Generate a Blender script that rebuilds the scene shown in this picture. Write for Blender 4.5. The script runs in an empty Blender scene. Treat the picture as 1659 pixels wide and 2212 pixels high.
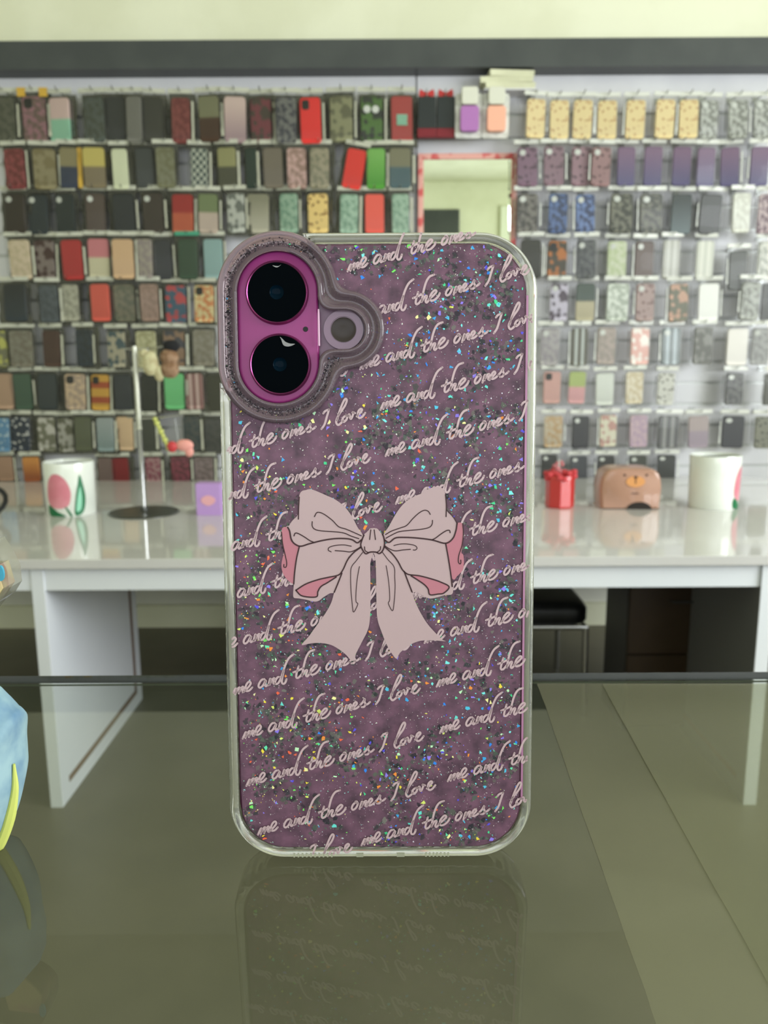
import bpy, bmesh, math, random
from mathutils import Vector, Matrix, noise
random.seed(7)
C = bpy.context.scene.collection
PI = math.pi
def srgb(r, g, b):
    f = lambda c: (c/255)/12.92 if c/255 <= .04045 else ((c/255+.055)/1.055)**2.4
    return (f(r), f(g), f(b))
# ------------------------------------------------------------------ camera
F = 1700.0; PITCH = math.radians(10.3); ROLL = 0.0055; CAMZ = 1.12
FW = Vector((0, math.cos(PITCH), -math.sin(PITCH)))
R0 = Vector((1, 0, 0)); U0 = Vector((0, math.sin(PITCH), math.cos(PITCH)))
RT = R0*math.cos(ROLL) - U0*math.sin(ROLL)
UP = U0*math.cos(ROLL) + R0*math.sin(ROLL)
CAM = Vector((0, 0, CAMZ))
def ray(px, py): return FW + RT*((px-829.5)/F) - UP*((py-1106)/F)
def at_y(px, py, Y):
    r = ray(px, py); return CAM + r*(Y/r.y)
def at_z(px, py, z):
    r = ray(px, py); return CAM + r*((z-CAMZ)/r.z)
cd = bpy.data.cameras.new('camera'); cam = bpy.data.objects.new('camera', cd); C.objects.link(cam)
cd.sensor_fit = 'HORIZONTAL'; cd.sensor_width = 36; cd.lens = 36*F/1659
cd.clip_start = .01; cd.clip_end = 50
cam.matrix_world = Matrix(((RT.x, UP.x, -FW.x, 0), (RT.y, UP.y, -FW.y, 0), (RT.z, UP.z, -FW.z, CAMZ), (0, 0, 0, 1)))
bpy.context.scene.camera = cam
cd.dof.use_dof = True; cd.dof.focus_distance = .197; cd.dof.aperture_fstop = 36
# ------------------------------------------------------------------ materials
def mat(name, col=(.8, .8, .8), rough=.5, metal=0, trans=0, ior=1.45, spec=.5, coat=0, alpha=1, emit=None, es=0):
    m = bpy.data.materials.new(name); m.use_nodes = True
    b = m.node_tree.nodes['Principled BSDF']
    b.inputs['Base Color'].default_value = (*col[:3], 1); b.inputs['Roughness'].default_value = rough
    b.inputs['Metallic'].default_value = metal; b.inputs['Transmission Weight'].default_value = trans
    b.inputs['IOR'].default_value = ior; b.inputs['Specular IOR Level'].default_value = spec
    b.inputs['Coat Weight'].default_value = coat; b.inputs['Alpha'].default_value = alpha
    if emit: b.inputs['Emission Color'].default_value = (*emit, 1); b.inputs['Emission Strength'].default_value = es
    return m
def nodes(m): return m.node_tree.nodes, m.node_tree.links, m.node_tree.nodes['Principled BSDF']
def noisy(name, c1, c2, scale, rough=.5, lo=.4, hi=.6, detail=4, coord='Object', **k):
    m = mat(name, c1, rough, **k); N, L, b = nodes(m)
    tc = N.new('ShaderNodeTexCoord'); n = N.new('ShaderNodeTexNoise'); r = N.new('ShaderNodeValToRGB')
    n.inputs['Scale'].default_value = scale; n.inputs['Detail'].default_value = detail
    r.color_ramp.elements[0].position = lo; r.color_ramp.elements[1].position = hi
    r.color_ramp.elements[0].color = (*c1, 1); r.color_ramp.elements[1].color = (*c2, 1)
    L.new(tc.outputs[coord], n.inputs['Vector']); L.new(n.outputs['Fac'], r.inputs['Fac']); L.new(r.outputs['Color'], b.inputs['Base Color'])
    return m
def sheet(name, tint, diff, fac_diff, gloss_rough=.05, ior=1.5):
    # thin clear sheet: see-through, with fresnel gloss and a share of diffuse haze
    m = bpy.data.materials.new(name); m.use_nodes = True; N, L = m.node_tree.nodes, m.node_tree.links; N.clear()
    o = N.new('ShaderNodeOutputMaterial'); t = N.new('ShaderNodeBsdfTransparent'); g = N.new('ShaderNodeBsdfGlossy'); d = N.new('ShaderNodeBsdfDiffuse')
    f = N.new('ShaderNodeFresnel'); m1 = N.new('ShaderNodeMixShader'); m2 = N.new('ShaderNodeMixShader')
    t.inputs['Color'].default_value = (*tint, 1); d.inputs['Color'].default_value = (*diff, 1); g.inputs['Roughness'].default_value = gloss_rough
    f.inputs['IOR'].default_value = ior; m1.inputs['Fac'].default_value = fac_diff
    L.new(t.outputs[0], m1.inputs[1]); L.new(d.outputs[0], m1.inputs[2]); L.new(f.outputs[0], m2.inputs['Fac'])
    L.new(m1.outputs[0], m2.inputs[1]); L.new(g.outputs[0], m2.inputs[2]); L.new(m2.outputs[0], o.inputs['Surface'])
    return m
# ------------------------------------------------------------------ mesh helpers
class MB:
    def __init__(s): s.v = []; s.f = []; s.m = []
    def add(s, vs, fs, mi=0):
        n = len(s.v); s.v += [tuple(v) for v in vs]; s.f += [tuple(i+n for i in f) for f in fs]; s.m += [mi]*len(fs)
    def box(s, a, b, mi=0, M=None):
        x0, y0, z0 = a; x1, y1, z1 = b
        vs = [Vector(p) for p in ((x0,y0,z0),(x1,y0,z0),(x1,y1,z0),(x0,y1,z0),(x0,y0,z1),(x1,y0,z1),(x1,y1,z1),(x0,y1,z1))]
        if M: vs = [M @ v for v in vs]
        s.add(vs, [(0,3,2,1),(4,5,6,7),(0,1,5,4),(1,2,6,5),(2,3,7,6),(3,0,4,7)], mi)
    def loft(s, rings, mi=0, closed=True, cap0=False, cap1=False):
        n = len(rings[0]); vs = [p for r in rings for p in r]; fs = []
        for i in range(len(rings)-1):
            for j in range(n if closed else n-1):
                k = (j+1) % n; fs.append((i*n+j, i*n+k, (i+1)*n+k, (i+1)*n+j))
        if cap0: fs.append(tuple(reversed(range(n))))
        if cap1: fs.append(tuple(range((len(rings)-1)*n, len(rings)*n)))
        s.add(vs, fs, mi)
    def lathe(s, prof, seg=48, mi=0, c=(0, 0)):
        s.loft([[(c[0]+r*math.cos(2*PI*j/seg), c[1]+r*math.sin(2*PI*j/seg), z) for j in range(seg)] for r, z in prof], mi, cap0=True, cap1=True)
    def tube(s, pts, r, seg=10, mi=0, closed=False):
        pts = [Vector(p) for p in pts]; rings = []; n = len(pts); up = None
        for i, p in enumerate(pts):
            if closed: t = pts[(i+1) % n]-pts[i-1]
            else: t = pts[min(i+1, n-1)]-pts[max(i-1, 0)]
            t.normalize()
            a = up if up is not None else (Vector((0, 0, 1)) if abs(t.z) < .9 else Vector((1, 0, 0)))
            x = t.cross(a).normalized(); y = x.cross(t).normalized(); up = y
            rr = r[i] if isinstance(r, (list, tuple)) else r
            rings.append([p + x*math.cos(2*PI*j/seg)*rr + y*math.sin(2*PI*j/seg)*rr for j in range(seg)])
        if closed: rings.append(rings[0]); s.loft(rings, mi)
        else: s.loft(rings, mi, cap0=True, cap1=True)
    def prism(s, pts, z0, z1, mi=0, M=None):
        n = len(pts); a = [Vector((p[0], p[1], z0)) for p in pts]; b = [Vector((p[0], p[1], z1)) for p in pts]
        vs = a+b
        if M: vs = [M @ v for v in vs]
        s.add(vs, [tuple(reversed(range(n))), tuple(range(n, 2*n))]+[(j, (j+1) % n, n+(j+1) % n, n+j) for j in range(n)], mi)
    def ball(s, c, r, mi=0, seg=16, sc=(1, 1, 1)):
        rings = []
        for i in range(1, seg//2):
            a = PI*i/(seg//2); rings.append([(c[0]+r*sc[0]*math.sin(a)*math.cos(2*PI*j/seg), c[1]+r*sc[1]*math.sin(a)*math.sin(2*PI*j/seg), c[2]-r*sc[2]*math.cos(a)) for j in range(seg)])
        s.loft(rings, mi, cap0=True, cap1=True)
    def build(s, name, mats, parent=None, smooth=False, loc=None, bevel=0, recalc=True, seg=2):
        me = bpy.data.meshes.new(name); me.from_pydata(s.v, [], s.f)
        for m in (mats if isinstance(mats, (list, tuple)) else [mats]): me.materials.append(m)
        me.polygons.foreach_set('material_index', s.m)
        if recalc:
            bm = bmesh.new(); bm.from_mesh(me); bmesh.ops.recalc_face_normals(bm, faces=bm.faces); bm.to_mesh(me); bm.free()
        if smooth:
            me.polygons.foreach_set('use_smooth', [True]*len(me.polygons))
            try: me.set_sharp_from_angle(angle=math.radians(smooth if smooth > 1 else 40))
            except Exception: pass
        o = bpy.data.objects.new(name, me); C.objects.link(o)
        if parent: o.parent = parent
        if loc is not None: o.location = loc
        if bevel:
            md = o.modifiers.new('bevel', 'BEVEL'); md.width = bevel; md.segments = seg; md.limit_method = 'ANGLE'
        return o
def tag(o, label=None, cat=None, group=None, kind=None):
    if label: o['label'] = label
    if cat: o['category'] = cat
    if group: o['group'] = group
    if kind: o['kind'] = kind
    return o
def thing(name, label, cat, loc=(0, 0, 0), rz=0, group=None):
    o = bpy.data.objects.new(name, None); C.objects.link(o); o.location = loc; o.rotation_euler = (0, 0, rz); o.empty_display_size = .02
    return tag(o, label, cat, group)
def smooth_path(pts, n=6, closed=False):
    P = [Vector(p) for p in pts]; out = []; N = len(P)
    if N < 3 and not closed:
        return [P[0].lerp(P[-1], i/n) for i in range(n+1)]
    for i in range(N if closed else N-1):
        p1, p2 = P[i], P[(i+1) % N]
        p0 = P[i-1] if (closed or i > 0) else p1*2-p2
        p3 = P[(i+2) % N] if (closed or i+2 < N) else p2*2-p1
        for k in range(n):
            t = k/n
            out.append(.5*((2*p1)+(p2-p0)*t+(2*p0-5*p1+4*p2-p3)*t*t+(3*p1-p0-3*p2+p3)*t**3))
    if not closed: out.append(P[-1])
    return out
# ------------------------------------------------------------------ room materials
WALLY = 3.33
M_cream = noisy('cream_paint', srgb(222, 223, 196), srgb(230, 231, 206), 3, .7)
M_wall = noisy('white_paint', srgb(205, 205, 196), srgb(215, 215, 206), 3, .7)
M_floor = noisy('floor_tile', srgb(96, 92, 76), srgb(106, 101, 84), 2.5, .4)
M_band = noisy('dark_trim', srgb(62, 66, 66), srgb(70, 74, 73), 4, .45)
M_slat = noisy('white_melamine', srgb(212, 212, 216), srgb(220, 220, 223), 4, .25)
M_chan = mat('aluminium_channel', srgb(190, 192, 190), .35, metal=.35)
M_white = noisy('white_laminate', srgb(230, 234, 240), srgb(236, 239, 244), 2, .22)
M_top = noisy('glossy_white_laminate', srgb(206, 204, 202), srgb(214, 212, 210), 2, .07, coat=.3)
M_chrome = mat('chrome', srgb(200, 200, 200), .12, metal=1)
M_black = noisy('black_vinyl', srgb(18, 20, 22), srgb(28, 30, 33), 20, .4)
XL, XR, YF, ZC = -3.2, 3.4, -3.6, 3.5
def struct(name, mb, m, **k):
    return tag(mb.build(name, m, **k), kind='structure')
b = MB(); b.box((XL, YF, -.05), (XR, WALLY+.12, 0)); struct('floor', b, M_floor)
b = MB(); b.box((XL, YF, ZC), (XR, WALLY+.12, ZC+.05)); struct('ceiling', b, M_cream)
b = MB(); b.box((XL, WALLY+.03, 0), (XR, WALLY+.12, 2.27)); struct('wall_back', b, M_wall)
b = MB(); b.box((XL, WALLY-.02, 2.30), (XR, WALLY+.12, ZC)); struct('wall_back_upper', b, M_cream)
b = MB(); b.box((XL-.1, YF, 0), (XL, WALLY+.12, ZC)); struct('wall_left', b, M_cream)
# right wall with a window opening
WY0, WY1, WZ0, WZ1 = -1.6, 1.6, 1.0, 2.7
b = MB(); b.box((XR, YF, 0), (XR+.1, WY0, ZC)); b.box((XR, WY1, 0), (XR+.1, WALLY+.12, ZC)); b.box((XR, WY0, 0), (XR+.1, WY1, WZ0)); b.box((XR, WY0, WZ1), (XR+.1, WY1, ZC)); struct('wall_right', b, M_cream)
# shop front behind the camera: opening with mullions
SX0, SX1, SZ0, SZ1 = -2.4, 2.9, .25, 2.75
b = MB(); b.box((XL, YF-.1, 0), (SX0, YF, ZC)); b.box((SX1, YF-.1, 0), (XR, YF, ZC)); b.box((SX0, YF-.1, 0), (SX1, YF, SZ0)); b.box((SX0, YF-.1, SZ1), (SX1, YF, ZC)); struct('wall_front', b, M_cream)
b = MB()
for x in (SX0, -.65, 1.15, SX1): b.box((x-.03, YF-.06, SZ0), (x+.03, YF+.01, SZ1))
b.box((SX0, YF-.06, SZ0), (SX1, YF+.01, SZ0+.06)); b.box((SX0, YF-.06, SZ1-.06), (SX1, YF+.01, SZ1)); struct('window_1', b, M_band)
b = MB()
for y in (WY0, 0, WY1): b.box((XR-.01, y-.03, WZ0), (XR+.06, y+.03, WZ1))
b.box((XR-.01, WY0, WZ0), (XR+.06, WY1, WZ0+.05)); b.box((XR-.01, WY0, WZ1-.05), (XR+.06, WY1, WZ1)); struct('window_2', b, M_band)
b = MB(); b.box((XL, WALLY-.09, 2.245), (XR, WALLY+.03, 2.345)); struct('trim_1', b, M_band)
b = MB(); b.box((XL, WALLY+.005, 0), (XR, WALLY+.03, .10)); struct('baseboard_back', b, M_cream)
b = MB(); b.box((.49, YF, 2.78), (.95, YF+.04, 3.17)); struct('trim_2', b, M_band)
b = MB(); b.box((1.46, YF, 2.78), (2.4, YF+.06, 3.20)); struct('trim_3', b, mat('bright_panel', srgb(236, 240, 220), .5))
# ------------------------------------------------------------------ lights
def area(name, loc, rot, sx, sy, power, col):
    l = bpy.data.lights.new(name, 'AREA'); l.shape = 'RECTANGLE'; l.size = sx; l.size_y = sy; l.energy = power; l.color = col
    o = bpy.data.objects.new(name, l); C.objects.link(o); o.location = loc; o.rotation_euler = rot; return o
area('shopfront_daylight', ((SX0+SX1)/2, YF-.08, (SZ0+SZ1)/2), (PI/2, 0, 0), SX1-SX0, SZ1-SZ0, 105, (.95, .98, 1))
area('window_daylight', (XR+.08, (WY0+WY1)/2, (WZ0+WZ1)/2), (0, PI/2, 0), WZ1-WZ0, WY1-WY0, 225, (.94, .98, 1))
w = bpy.data.worlds.new('world'); bpy.context.scene.world = w; w.use_nodes = True
w.node_tree.nodes['Background'].inputs['Color'].default_value = (.75, .85, 1, 1); w.node_tree.nodes['Background'].inputs['Strength'].default_value = .6
# ------------------------------------------------------------------ slat wall panels
def px_x(px, Y, py=500): return at_y(px, py, Y).x
XA, XB = px_x(899, WALLY), px_x(1136, WALLY)
def slat_panel(x0, x1, label, zb=.60, zt=2.268, yoff=0):
    t = thing('slatwall_panel', label, 'slat wall', ((x0+x1)/2, WALLY+yoff, zb), 0, 'white slatted display panels')
    w2 = (x1-x0)/2-.003; b = MB(); g = MB()
    zs = [.707+.0872*k for k in range(-1, 20)]; zs = [z for z in zs if zb+.02 < z < zt-.16]
    lo = 0
    for z in zs+[None]:
        hi = (z-.006-zb) if z else zt-zb
        b.box((-w2, 0, lo), (w2, .012, hi))
        if z: g.box((-w2, .009, z-.006-zb), (w2, .013, z+.006-zb)); g.box((-w2, .002, z-.006-zb), (w2, .012, z-.0045-zb)); lo = z+.006-zb
    b.box((-w2, .012, 0), (w2, .0299, zt-zb))
    b.build('slat_board', M_slat, t); g.build('metal_channel', M_chan, t)
    return t
slat_panel(XL+.02, XA, 'white slatted wall panel behind the dense rack of phone cases')
slat_panel(XA, XB, 'narrow white slatted panel holding the mirror')
slat_panel(XB, XR-.02, 'white slatted wall panel behind the airy rack of spotted and purple cases')
# ------------------------------------------------------------------ packaged phone cases
K = 1.5
MC = {}
def case_mat(pat, c1, c2):
    key = (pat, tuple(c1), tuple(c2), K)
    if key in MC: return MC[key]
    a = tuple(min(.9, x*K) for x in srgb(*c1)); c = tuple(min(.9, x*K) for x in srgb(*c2))
    m = mat('case_'+pat, a, .4); MC[key] = m
    if pat == 'plain': return m
    N, L, bs = nodes(m); tc = N.new('ShaderNodeTexCoord'); r = N.new('ShaderNodeValToRGB')
    e = r.color_ramp.elements; e[0].color = (*a, 1); e[1].color = (*c, 1)
    L.new(r.outputs['Color'], bs.inputs['Base Color'])
    mp = N.new('ShaderNodeMapping'); mp.inputs['Scale'].default_value = (1, 1, 2); L.new(tc.outputs['Object'], mp.inputs['Vector'])
    if pat == 'spots':
        t = N.new('ShaderNodeTexVoronoi'); t.inputs['Scale'].default_value = 4.2; L.new(mp.outputs[0], t.inputs['Vector']); L.new(t.outputs['Distance'], r.inputs['Fac']); e[0].position = .28; e[1].position = .34
        e[0].color = (*c, 1); e[1].color = (*a, 1)
    elif pat == 'mottle':
        t = N.new('ShaderNodeTexNoise'); t.inputs['Scale'].default_value = 5; L.new(mp.outputs[0], t.inputs['Vector']); L.new(t.outputs['Fac'], r.inputs['Fac']); e[0].position = .45; e[1].position = .55
    elif pat == 'blot':
        t = N.new('ShaderNodeTexNoise'); t.inputs['Scale'].default_value = 2.2; t.inputs['Detail'].default_value = 1; L.new(mp.outputs[0], t.inputs['Vector']); L.new(t.outputs['Fac'], r.inputs['Fac']); e[0].position = .50; e[1].position = .56
    elif pat == 'check':
        t = N.new('ShaderNodeTexChecker'); t.inputs['Scale'].default_value = 5; L.new(mp.outputs[0], t.inputs['Vector']); L.new(t.outputs['Fac'], r.inputs['Fac'])
    elif pat in ('split', 'grad', 'stripe', 'hband'):
        s = N.new('ShaderNodeSeparateXYZ'); L.new(tc.outputs['Object'], s.inputs[0]); ad = N.new('ShaderNodeMath'); ad.operation = 'ADD'; ad.inputs[1].default_value = .5
        if pat == 'hband':
            w_ = N.new('ShaderNodeTexWave'); w_.bands_direction = 'Z'; w_.inputs['Scale'].default_value = .75; L.new(tc.outputs['Object'], w_.inputs['Vector']); L.new(w_.outputs['Fac'], r.inputs['Fac']); e[0].position = .5; e[1].position = .7
        elif pat == 'stripe':
            w_ = N.new('ShaderNodeTexWave'); w_.bands_direction = 'X'; w_.inputs['Scale'].default_value = .8; L.new(tc.outputs['Object'], w_.inputs['Vector']); L.new(w_.outputs['Fac'], r.inputs['Fac']); e[0].position = .5; e[1].position = .7
        else:
            L.new(s.outputs['Z'], ad.inputs[0]); L.new(ad.outputs[0], r.inputs['Fac'])
            e[0].color = (*c, 1); e[1].color = (*a, 1)
            e[0].position, e[1].position = (.5, .56) if pat == 'split' else (.15, .85)
    return m
def rrect(w, h, r, n=6, cx=0, cy=0):
    out = []
    for sx, sy, a0 in ((1, 1, 0), (-1, 1, 90), (-1, -1, 180), (1, -1, 270)):
        for i in range(n+1):
            a = math.radians(a0+90*i/n); out.append((cx+sx*(w/2-r)+r*math.cos(a), cy+sy*(h/2-r)+r*math.sin(a)))
    return out
RX = Matrix.Rotation(PI/2, 4, 'X')     # xy drawing -> xz, depth along -y
def proto_mesh(fn, name, m):
    b = MB(); fn(b); o = b.build(name, m, smooth=True); me = o.data; bpy.data.objects.remove(o); return me
def f_body(b):
    o = lambda s, y: [Vector((x*s[0], y, z*s[1])) for x, z in rrect(1, 1, .13)]
    o2 = [[Vector((x*.5/.5, 0, 0)) for x in ()]]
    def ring(w, h, r, y): return [(x, y, z) for x, z in rrect(w, h, r)]
    rr = .16
    def rg(k, y):   # unit body is 1 x 1, real aspect 1:2, so corners are drawn in stretched space
        return [(x, y, z/2) for x, z in rrect(k, 2*k-(1-k)*0, rr)]
    b.loft([rg(1, .5), rg(1, -.3), rg(.96, -.5)], cap0=True, cap1=True)
def f_cam(b):
    def rg(k, y): return [(x-.22, y, z/2+.34) for x, z in rrect(.36*k, .42*k, .1)]
    b.loft([rg(1, -.45), rg(1, -.62), rg(.9, -.68)], cap0=True, cap1=True)
def f_camdot(b):
    b.loft([[(-.24+.15*math.cos(a*PI/8), y, .36+.075*math.sin(a*PI/8)) for a in range(16)] for y in (-.45, -.6)], cap0=True, cap1=True)
def f_pouch(b):
    n = 9; rings = []
    for i in range(n):
        t = i/(n-1); z = .5-t; bulge = .5*math.sin(PI*min(1, t*1.05+.02))**.6
        rings.append([(-.5, 0, z), (-.42, -bulge, z), (0, -bulge-.03, z), (.42, -bulge, z), (.5, 0, z), (.42, bulge*.4, z), (0, bulge*.4, z), (-.42, bulge*.4, z)])
    b.loft(rings)
def f_head(b):
    n = 8
    rings = []
    for i in range(n+1):
        x = -.5+i/n; y = -.06*math.sin(i*1.7)
        rings.append([(x, y-.5, -.5), (x, y-.5, .5), (x, y+.5, .5), (x, y+.5, -.5)])
    b.loft(rings, cap0=True, cap1=True)
M_pouch = sheet('clear_pouch_film', (.96, .96, .95), srgb(200, 200, 188), .02, .12, 1.12)
M_pouch_r = sheet('crisp_clear_pouch_film', (.98, .98, .98), srgb(225, 226, 222), .03, .08, 1.15)
M_head = noisy('frosted_header_film', srgb(205, 206, 190), srgb(160, 160, 146), 30, .3)
M_head_r = noisy('pale_header_film', srgb(225, 226, 218), srgb(195, 196, 188), 30, .25)
M_teal = mat('teal_card', srgb(70, 150, 120), .5)
M_yel = mat('amber_card', srgb(196, 158, 62), .5); M_mintp = mat('mint_patch', srgb(130, 176, 150), .5)
M_camd = mat('dark_camera_window', srgb(30, 30, 28), .3)
M_caml = mat('pale_camera_window', srgb(205, 208, 200), .3)
M_back = sheet('shade_back_film', (.62, .62, .58), srgb(104, 104, 92), .52, .2, 1.15)  # further packs behind and shade between cases, put into a dark sheet
M_seam = mat('milky_seam', srgb(186, 186, 168), .3); M_glint = mat('bright_seam', srgb(226, 228, 220), .2)
def f_sheet(b):
    rings = []
    for i in range(7):
        z = .5-i/6; y = .5*math.sin(i*1.9)
        rings.append([(-.5+.03*math.sin(i*2.3), y-.2, z), (.5+.03*math.sin(i*1.3), y-.2, z), (.5+.03*math.sin(i*1.3), y+.2, z), (-.5+.03*math.sin(i*2.3), y+.2, z)])
    b.loft(rings, cap0=True, cap1=True)
ME = dict(sheet=proto_mesh(f_sheet, 'sheet', M_black), body=proto_mesh(f_body, 'case_body', M_black), cam=proto_mesh(f_cam, 'camera_window', M_camd), dot=proto_mesh(f_camdot, 'camera_window', M_caml),
          pouch=proto_mesh(f_pouch, 'pouch', M_pouch), head=proto_mesh(f_head, 'header_strip', M_head))
def inst(key, name, m, parent, loc, sc):
    o = bpy.data.objects.new(name, ME[key]); C.objects.link(o); o.parent = parent; o.location = loc; o.scale = sc
    o.material_slots[0].link = 'OBJECT'; o.material_slots[0].material = m
    return o
ORD = 'first second third fourth fifth sixth seventh eighth ninth tenth eleventh twelfth thirteenth fourteenth fifteenth sixteenth seventeenth'.split()
ROWN = 'top second third fourth fifth sixth seventh eighth bottom'.split()
M_hook = mat('zinc_hook', srgb(150, 152, 150), .3, metal=.8)
hook_me = proto_mesh(lambda b: (b.tube([(0, 0, 0), (0, -.10, 0), (0, -.113, .006)], .0022, 6), b.box((-.012, -.003, -.012), (.012, 0, .012))), 'display_hook', M_hook)
def pack(px, y0, y1, wpx, look, pat, c1, c2, camk, side, row, idx, tilt=0, pouch=True, dep=None):
    Y = WALLY-.075-random.uniform(0, .02) if dep is None else dep
    p = at_y(px, (y0+y1)/2, Y); mpp = Y/F*1.02
    w_, h_ = wpx*mpp, (y1-y0)*mpp
    rack = 'left rack' if side == 'L' else 'right rack'
    t = thing('packaged_phone_case', f'{look} phone case, {ORD[idx]} along the {ROWN[row]} row, {rack}', 'phone case', p, 0,
              'pouched phone cases on the '+rack)
    rz = random.uniform(-.10, .10); t.rotation_euler = (random.uniform(-.05, .03), math.radians(tilt)+random.uniform(-.025, .025), rz)
    inst('body', 'case_body', case_mat(pat, c1, c2), t, (0, 0, 0), (w_, .010, h_))
    if camk == 'd': inst('cam', 'camera_window', M_camd, t, (0, 0, 0), (w_, .010, h_))
    if camk == 'l': inst('dot', 'camera_window', M_caml, t, (0, 0, 0), (w_, .012, h_))
    if pouch:
        pw, ph = w_*1.36, h_*1.20
        inst('pouch', 'pouch', M_pouch if side == 'L' else M_pouch_r, t, (0, 0, h_*.03), (pw, .022, ph))
        if side == 'L':
            sx = random.uniform(-.14, .18)*w_
            inst('sheet', 'back_shade_sheet', M_back, t, (sx, .010, h_*random.uniform(-.02, .03)), (w_*random.uniform(1.25, 1.5), .003, h_*1.16))
            if random.random() < .55: inst('sheet', 'film_seam', M_seam, t, (w_*.66, -.006, -h_*.03), (.006+random.uniform(0, .005), .002, h_*random.uniform(.7, 1.0)))
        elif random.random() < .5:
            inst('sheet', 'film_seam', M_glint, t, (w_*random.choice((-.62, .62)), -.006, -h_*.02), (.005, .002, h_*random.uniform(.5, .9)))
        inst('head', 'header_strip', M_teal if look.startswith('dark green, teal') else (M_head if side == 'L' else M_head_r), t, (0, -.003, h_*.03+ph*.5+.002), (pw*.98, .004, .016))
    if 'white spots' in look:
        for sx in (-.2, .2): inst('dot', 'round_spot', M_caml, t, (w_*(.24+sx), -.001, -h_*.18), (w_*1.1, .012, h_*1.1))
    if 'mint square' in look: inst('sheet', 'mint_patch', M_mintp, t, (0, -.007, -h_*.02), (w_*.5, .003, h_*.24))
    if 'yellow-cornered' in look:
        for sx in (-1, 1): inst('sheet', 'yellow_corner', M_yel, t, (sx*w_*.48, -.007, h_*.58), (w_*.36, .003, h_*.2))
    if look == 'navy and sand': inst('sheet', 'yellow_edge', M_yel, t, (w_*.6, -.009, 0), (w_*.24, .003, h_*1.0))
    hk = bpy.data.objects.new('display_hook', hook_me); C.objects.link(hk)
    hk.location = (p.x, WALLY, p.z+h_*.63+.003)
    tag(hk, f'small metal hook in the slats holding a pouched case, {rack}', 'hook', 'display hooks on the '+rack)
Z = (0, 0, 0)
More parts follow.
